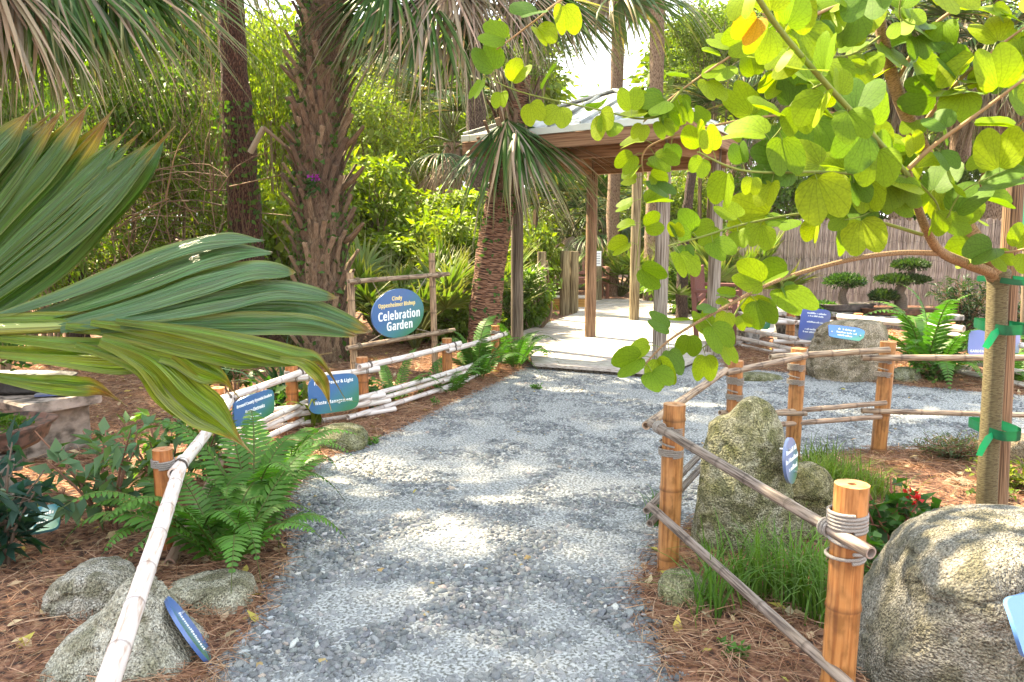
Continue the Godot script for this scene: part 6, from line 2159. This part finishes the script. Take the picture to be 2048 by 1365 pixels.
func cloud(seed_: int, n: int, L: float, clumps: int, spread: float, col: Color, m: Material) -> ArrayMesh:
	rng.seed = seed_
	var mb := MB.new()
	var cs := []
	for i in clumps:
		cs.append(rdir() * pow(rng.randf(), 0.4) * 0.86)
	for i in n:
		var k: int = rng.randi() % clumps
		var c: Vector3 = cs[k]
		var off := Vector3(rng.randfn(0, spread), rng.randfn(0, spread * 0.75), rng.randfn(0, spread))
		var p := c + off
		var d := (off.normalized() + rdir() * 0.8 + Vector3(0, -0.35, 0)).normalized()
		var nn := (Vector3(0, 0.8, 0) + rdir() * 0.9).normalized()
		nn = (nn - d * nn.dot(d)).normalized()
		var big := rf(0.5, 1.2) if rng.randf() < 0.85 else rf(1.3, 2.2)
		mb.leaf(p, d, nn, L * big, L * big * rf(0.35, 0.6), jit(col, 0.35), 0.12, 0.2)
	return mb.mesh(m)

func leafy_mass(called: String, label: String, category: String, base: Vector3, crown: Vector3, size: Vector3, which: int, tint: Color, trunk_r: float, tr_col: Color, m: Material, group := "", count := 1) -> Node3D:
	var root := thing(called, label, category, base, group)
	var mb := MB.new()
	var k := 5 if trunk_r < 0.06 else 1
	for i in k:
		var o := Vector3(rf(-0.15, 0.15), 0, rf(-0.15, 0.15)) * (0.0 if k == 1 else 1.0)
		mb.tube(smooth_curve([o - Vector3(0, 0.05, 0), (crown - base) * (Vector3(0.5, 0.5, 0.5) if trunk_r < 0.159 or called != "shade_tree" else Vector3(0.22, 0.7, 0.22)) + o * 2.0 + Vector3(rf(-0.1, 0.1), 0, rf(-0.1, 0.1)), crown - base + o * 3.0], 12), taper(trunk_r, trunk_r * 0.45, 12), 9, PackedColorArray([tr_col]))
		for e in 6:
			var d := rdir()
			d.y = absf(d.y)
			mb.tube(PackedVector3Array([(crown - base) * rf(0.55, 0.95) + o, crown - base + d * size * rf(0.4, 0.85)]), PackedFloat32Array([trunk_r * 0.4, trunk_r * 0.1]), 5, PackedColorArray([tr_col]), 0)
	part(root, "trunk" if k == 1 else "stems", mb.mesh(M.pine_bark if k == 1 else M.twig))
	var mm: StandardMaterial3D = m.duplicate()
	mm.albedo_color = tint.linear_to_srgb()
	for i in count:
		part(root, "crown" if k == 1 else "foliage", clouds[(which + i) % clouds.size()], Transform3D(Basis(Vector3.UP, rf(0, TAU)).scaled(size), crown - base), mm)
	return root

func make_backdrop() -> void:
	var w := lin(0.13, 0.20, 0.028)
	for k in 4:
		clouds.append(cloud(700 + k, 5200, 0.13, 34, 0.15, w, M.thicket))
	for k in 4:
		clouds.append(cloud(710 + k, 9500, 0.058, 58, 0.12, w, M.thicket))
	rng.seed = 720
	# [pixel x, pixel y of middle, depth, half sizes, cloud, tint, words]
	# sunlight and shade put into foliage colour: middle, shaded and sunlit tint
	var mid_tint := lin(1.1, 1.1, 1.0)
	var shaded_tint := lin(0.8, 0.95, 1.0)
	var sunlit_tint := lin(1.4, 1.3, 1.0)
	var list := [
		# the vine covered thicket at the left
		[60, 330, 8.6, Vector3(1.0, 1.5, 0.8), 4, shaded_tint, "vine draped bush behind the raised coconut frond"],
		[-60, 200, 7.6, Vector3(0.9, 1.6, 0.8), 5, shaded_tint, "small leaved vine thicket above the stone benches"],
		[200, 200, 10.0, Vector3(1.1, 1.4, 0.9), 6, shaded_tint, "leafy thicket behind the hanging palm fans"],
		[330, 330, 10.6, Vector3(0.9, 1.3, 0.8), 4, mid_tint, "leafy vine tangle beside the pine trunk"],
		[330, 110, 11.5, Vector3(1.1, 1.3, 0.9), 5, shaded_tint, "high small leaved foliage beside the pine"],
		[550, 250, 12.0, Vector3(0.75, 1.9, 0.8), 6, sunlit_tint, "sunlit tinted vine curtain between pine and boot-covered palm"],
		[560, 500, 11.0, Vector3(0.6, 0.9, 0.6), 0, sunlit_tint, "sunlit tinted shrub low between pine and boot-covered palm"],
		[420, 470, 11.4, Vector3(0.9, 0.8, 0.7), 7, mid_tint, "olive thicket low behind the pleated frond"],
		[230, 520, 10.2, Vector3(0.9, 0.7, 0.7), 5, mid_tint, "tangled shrub behind the coconut palm's raised frond"],
		[90, 560, 9.6, Vector3(0.8, 0.7, 0.6), 6, mid_tint, "brownish green shrub beside the stone benches"],
		[470, 160, 19.0, Vector3(2.0, 1.6, 1.2), 7, sunlit_tint, "tall airy foliage behind the pine top"],
		[120, 160, 18.5, Vector3(2.2, 1.8, 1.2), 4, sunlit_tint, "tall foliage far behind the hanging fans"],
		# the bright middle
		[730, 420, 12.5, Vector3(0.8, 0.9, 0.7), 1, sunlit_tint, "sunlit tinted bush close behind the boot-covered palm"],
		[800, 520, 12.0, Vector3(0.9, 0.6, 0.6), 2, sunlit_tint, "broad leaved bush behind the oval sign"],
		[900, 500, 11.6, Vector3(0.7, 0.65, 0.6), 0, sunlit_tint, "glossy sunlit tinted shrub beside the leaning palm"],
		[900, 440, 13.0, Vector3(0.8, 0.5, 0.7), 1, sunlit_tint, "shrub with arching leaves behind the leaning palm"],
		[830, 620, 10.2, Vector3(0.6, 0.4, 0.5), 3, mid_tint, "low shrub behind the bare upright of the sign frame"],
		[930, 640, 10.2, Vector3(0.5, 0.4, 0.4), 2, mid_tint, "low leafy shrub at the leaning palm's foot"],
		[1050, 600, 11.4, Vector3(0.42, 0.5, 0.4), 1, shaded_tint, "bluish green shrub by the dark pavilion post"],
		[1070, 520, 13.5, Vector3(0.5, 0.7, 0.5), 2, sunlit_tint, "sunlit tinted shrub behind the dark pavilion post"],
		[740, 270, 17.0, Vector3(1.5, 1.6, 1.1), 5, sunlit_tint, "tall shrub far behind the boot-covered palm"],
		[880, 330, 19.0, Vector3(1.6, 1.5, 1.1), 6, sunlit_tint, "tall shrub far behind the hanging fans"],
		[1120, 440, 21.0, Vector3(1.6, 1.0, 1.0), 7, sunlit_tint, "bush far beyond the boardwalk bench"],
		[1260, 470, 21.0, Vector3(1.5, 1.0, 1.0), 4, mid_tint, "bush far beyond the boardwalk end"],
		[1100, 580, 16.8, Vector3(0.6, 0.3, 0.4), 5, sunlit_tint, "flowering low bush in front of the pinkish bench"],
		[1400, 430, 19.0, Vector3(1.6, 1.2, 1.0), 6, mid_tint, "leafy bush close behind the pavilion"],
		[1400, 570, 13.2, Vector3(0.9, 0.5, 0.6), 2, shaded_tint, "shade tinted shrub behind the dark red bench"],
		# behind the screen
		[1560, 400, 15.0, Vector3(1.3, 1.2, 1.0), 5, shaded_tint, "shade tinted shrubbery behind the pavilion end of the bamboo screen"],
		[1740, 400, 14.6, Vector3(1.3, 1.0, 0.9), 6, shaded_tint, "shade tinted shrubbery behind the middle of the bamboo screen"],
		[1930, 420, 14.0, Vector3(1.2, 0.9, 0.9), 7, shaded_tint, "shade tinted shrubbery behind the bamboo screen near the stake"],
		[2090, 330, 13.0, Vector3(1.1, 1.4, 0.9), 4, shaded_tint, "shade tinted shrubbery beyond the turquoise board"],
		[1640, 200, 19.0, Vector3(2.2, 1.8, 1.4), 5, mid_tint, "leafy tree mass high behind the bamboo screen"],
		[1060, 90, 20.0, Vector3(1.5, 1.1, 1.0), 4, mid_tint, "airy foliage high behind the leaning palm"],
		[1420, 90, 18.0, Vector3(1.1, 1.0, 0.9), 6, mid_tint, "airy foliage high beside the pavilion roof"],
		[1900, 180, 18.0, Vector3(2.2, 2.0, 1.4), 6, shaded_tint, "shade tinted tree mass high behind the stake"],
	]
	for a in list:
		var c := P(a[0], a[1], a[2])
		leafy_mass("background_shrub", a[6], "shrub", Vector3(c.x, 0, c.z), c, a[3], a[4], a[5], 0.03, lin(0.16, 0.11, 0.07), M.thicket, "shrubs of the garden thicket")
	# trees farther off
	var trees := [
		[-250, 250, 20.0, 3.2, "tree far behind the vine thicket"], [100, 200, 22.0, 3.4, "tall tree behind the tall airy foliage"], [420, 230, 24.0, 3.4, "tree far behind the pine trunk"], [700, 200, 25.0, 3.0, "tree far behind the boot-covered palm"],
		[950, 200, 28.0, 3.0, "pale tree far behind the leaning palm"], [1420, 130, 24.0, 2.0, "small leaved tree beyond the pavilion roof"], [1600, 120, 26.0, 3.2, "tree far behind the bamboo screen"], [1850, 150, 25.0, 3.6, "tree far behind the staked tree"], [2150, 180, 22.0, 3.4, "tree far beyond the turquoise board"],
		[1150, 420, 34.0, 3.0, "distant hazy tree seen through the pavilion"], [1330, 430, 32.0, 2.8, "distant tree behind the tall brownish timber post"], [820, 420, 34.0, 3.2, "distant tree deep behind the oval sign"], [560, 420, 30.0, 3.2, "distant tree between pine and boot-covered palm"],
	]
	for a in trees:
		var c := P(a[0], a[1], a[2])
		var r: float = a[3]
		leafy_mass("broadleaf_tree", a[4], "tree", Vector3(c.x, 0, c.z), c, Vector3(r, r * 0.95, r * 0.8), 4 + rng.randi() % 4, sunlit_tint if a[0] > 500 and a[0] < 1400 else mid_tint, 0.16, lin(0.18, 0.13, 0.1), M.thicket, "trees behind the garden", 2)

	# --- the pine
	var zb := 9.2
	var base := P(500, 740, zb)
	base.y = 0
	var pine := thing("pine_tree", "tall pine with dark reddish plated bark beside the boot-covered palm", "tree", base)
	var line := smooth_curve([base, P(492, 480, zb), P(480, 300, zb), P(468, 150, zb), P(462, 0, zb), P(455, -500, zb), Vector3(-3.4, 15.5, -9.4)], 60)
	trunk_tube(pine, line, 0.20, 0.10, lin(0.22, 0.115, 0.075), M.pine_bark, 32, 0.03, 9)
	var stub := MB.new()
	stub.tube(PackedVector3Array([P(500, 305, 9.0), P(527, 255, 8.95)]), PackedFloat32Array([0.035, 0.03]), 7, PackedColorArray([lin(0.3, 0.25, 0.18)]))
	stub.tube(PackedVector3Array([P(527, 255, 8.95), P(580, 300, 8.9)]), PackedFloat32Array([0.022, 0.016]), 7, PackedColorArray([lin(0.2, 0.14, 0.09)]))
	wpart(pine, "broken_branch", stub, M.twig)
	var vine := MB.new()
	for i in 260:
		var f := 0.1 + 0.35 * rng.randf()
		var p := line[int(f * 60)]
		var a := rf(0, PI)
		var out := Vector3(cos(a), 0, sin(a))
		vine.leaf(p + out * rf(0.19, 0.26), (rdir() + Vector3(0, -0.5, 0)).normalized(), (out + rdir() * 0.5).normalized(), rf(0.05, 0.09), rf(0.04, 0.06), jit(lin(0.08, 0.16, 0.025), 0.3))
	for i in 60:
		var f := 0.12 + 0.35 * rng.randf()
		var p := line[int(f * 60)] + Vector3(rf(-0.2, 0.2), 0, 0.2)
		vine.tube(smooth_curve([p, p + Vector3(rf(-0.1, 0.1), -0.3, 0.03), p + Vector3(rf(-0.15, 0.15), -rf(0.5, 0.9), 0)], 5), PackedFloat32Array([0.004]), 3, PackedColorArray([jit(lin(0.18, 0.12, 0.08), 0.2)]), 0)
	wpart(pine, "creeper", vine, M.leaf)
	var up: Vector3 = line[60] - base
	var mm: StandardMaterial3D = M.thicket.duplicate()
	mm.albedo_color = lin(0.6, 0.75, 0.7).linear_to_srgb()
	part(pine, "crown", clouds[5], Transform3D(Basis.from_scale(Vector3(2.6, 1.6, 2.4)), up), mm)
	# other trunks in the thicket
	for a in [[385, 11.5, 0.09, 5.0, "thin dark trunk in the thicket beside the pine"], [150, 9.4, 0.11, 1.9, "broken dark stump trunk behind the pleated frond"], [965, 14.5, 0.2, 6.0, "pale pine trunk behind the hanging fans"], [1365, 12.3, 0.09, 2.3, "slim grey dead trunk beside the pavilion"], [250, 12.5, 0.07, 5.0, "thin leaning trunk behind the thicket"], [1310, 22.0, 0.12, 7.0, "slender distant trunk beyond the tall brownish timber post"]]:
		var b := P(a[0], 600, a[1])
		b.y = 0
		var t := thing("bare_tree", a[4], "tree", b)
		trunk_tube(t, smooth_curve([b - Vector3(0, 0.05, 0), b + Vector3(rf(-0.15, 0.15), a[3] * 0.5, 0), b + Vector3(rf(-0.25, 0.25), a[3], 0)], 20), a[2], float(a[2]) * 0.8, lin(0.22, 0.17, 0.14) if a[0] > 900 or a[0] == 575 else lin(0.11, 0.07, 0.05), M.pine_bark, 14, 0.03, int(a[0]))
	# bare tangled twigs of the thicket
	var tw := MB.new()
	for i in 620:
		var p := P(rf(-120, 460), rf(330, 640), rf(8.6, 11.5))
		var d := (rdir() * Vector3(1, 0.9, 0.5) + Vector3(0, 0.35, 0)).normalized()
		var L := rf(0.3, 1.2)
		tw.tube(smooth_curve([p, p + d * L * 0.5 + rdir() * 0.1, p + d * L + Vector3(0, -0.15, 0) + rdir() * 0.15], 5), taper(rf(0.004, 0.011), 0.002, 5), 4, PackedColorArray([jit([lin(0.18, 0.11, 0.06), lin(0.26, 0.18, 0.11), lin(0.11, 0.07, 0.045)][i % 3], 0.2)]), 0)
	for i in 60:
		var p := P(rf(300, 470), rf(-20, 200), rf(9.6, 11))
		tw.tube(smooth_curve([p, p + Vector3(rf(-0.1, 0.1), -0.5, 0), p + Vector3(rf(-0.3, 0.3), -rf(0.8, 1.6), 0)], 6), PackedFloat32Array([0.005, 0.004, 0.003]), 4, PackedColorArray([jit(lin(0.2, 0.13, 0.08), 0.2)]), 0)
	var o := MeshInstance3D.new()
	o.name = "tangled_twigs"
	o.mesh = tw.mesh(M.twig)
	add_child(o)
	tag(o, "tangle of bare brown twigs and vines in the vine thicket", "", "", "stuff")

# tall trees whose crowns are above the frame: they shade the path
func make_shade_trees() -> void:
	rng.seed = 800
	for a in shade_spots:
		var c: Vector3 = a[0]
		leafy_mass("shade_tree", a[3], "tree", a[2], c, a[1], 4 + rng.randi() % 4, lin(0.8, 0.9, 0.8), 0.16, lin(0.17, 0.12, 0.09), M.thicket, "tall trees over the path", 1)

var shade_spots := [
	[Vector3(-5.2, 7.2, -6.4), Vector3(1.9, 1.0, 1.7), Vector3(-7.0, 0, -6.2), "tall tree beyond the stone benches shading the near path"],
	[Vector3(-4.6, 7.4, -9.4), Vector3(1.8, 1.0, 1.5), Vector3(-7.6, 0, -9.0), "tall tree in the thicket shading the middle of the path"],
	[Vector3(-3.6, 7.6, -7.6), Vector3(1.3, 0.8, 1.3), Vector3(-6.9, 0, -7.4), "tall tree between the benches and the thicket"],
	[Vector3(-5.0, 7.0, -3.9), Vector3(1.9, 1.0, 1.4), Vector3(-8.0, 0, -3.6), "tall tree past the benches shading the rocks"],
]

func _ready() -> void:
	# camera
	var cam := Camera3D.new()
	cam.name = "camera"
	cam.position = EYE
	cam.rotation = Vector3(-PITCH, 0, 0)
	cam.fov = rad_to_deg(2.0 * atan(682.5 / F))
	cam.near = 0.05
	cam.far = 600.0
	add_child(cam)
	cam.current = true
	# sky, exposure
	var env := Environment.new()
	var sky := Sky.new()
	var sm := ProceduralSkyMaterial.new()
	sm.sky_top_color = Color(0.86, 0.90, 0.94)
	sm.sky_horizon_color = Color(0.97, 0.97, 0.96)
	sm.sky_curve = 0.18
	sm.ground_bottom_color = Color(0.3, 0.3, 0.25)
	sm.ground_horizon_color = Color(0.6, 0.62, 0.58)
	sm.energy_multiplier = 0.6
	sm.sun_angle_max = 1.0
	sky.sky_material = sm
	env.background_mode = Environment.BG_SKY
	env.sky = sky
	env.tonemap_mode = Environment.TONE_MAPPER_LINEAR
	env.tonemap_exposure = 6.8
	# warm humid air: the garden behind the pavilion pales with distance
	env.fog_enabled = true
	env.fog_density = 0.0005
	env.fog_light_color = Color(1.0, 0.97, 0.88)
	env.sdfgi_enabled = true
	env.ssao_enabled = true
	env.ssil_enabled = true
	var we := WorldEnvironment.new()
	we.name = "world"
	we.environment = env
	add_child(we)
	# sun: ahead and to the left, behind the thicket
	var sun := DirectionalLight3D.new()
	sun.name = "sun"
	sun.light_color = Color(1.0, 0.93, 0.78)
	sun.light_energy = 1.6
	sun.light_angular_distance = 1.0
	sun.shadow_enabled = true
	add_child(sun)
	var from := Vector3(-0.72, 1.12, -0.56)
	sun.basis = look(from)

	make_materials()
	make_ground()
	make_deck()
	make_pavilion()
	make_bollards()
	make_backdrop()
	make_palms()
	make_shade_trees()
	make_screen()
	make_fences()
	make_rocks()
	make_signs()
	make_bonsai()
	make_butterfly_tree()
	make_coconut()
	make_understory()
	print("built in ", Time.get_ticks_msec())
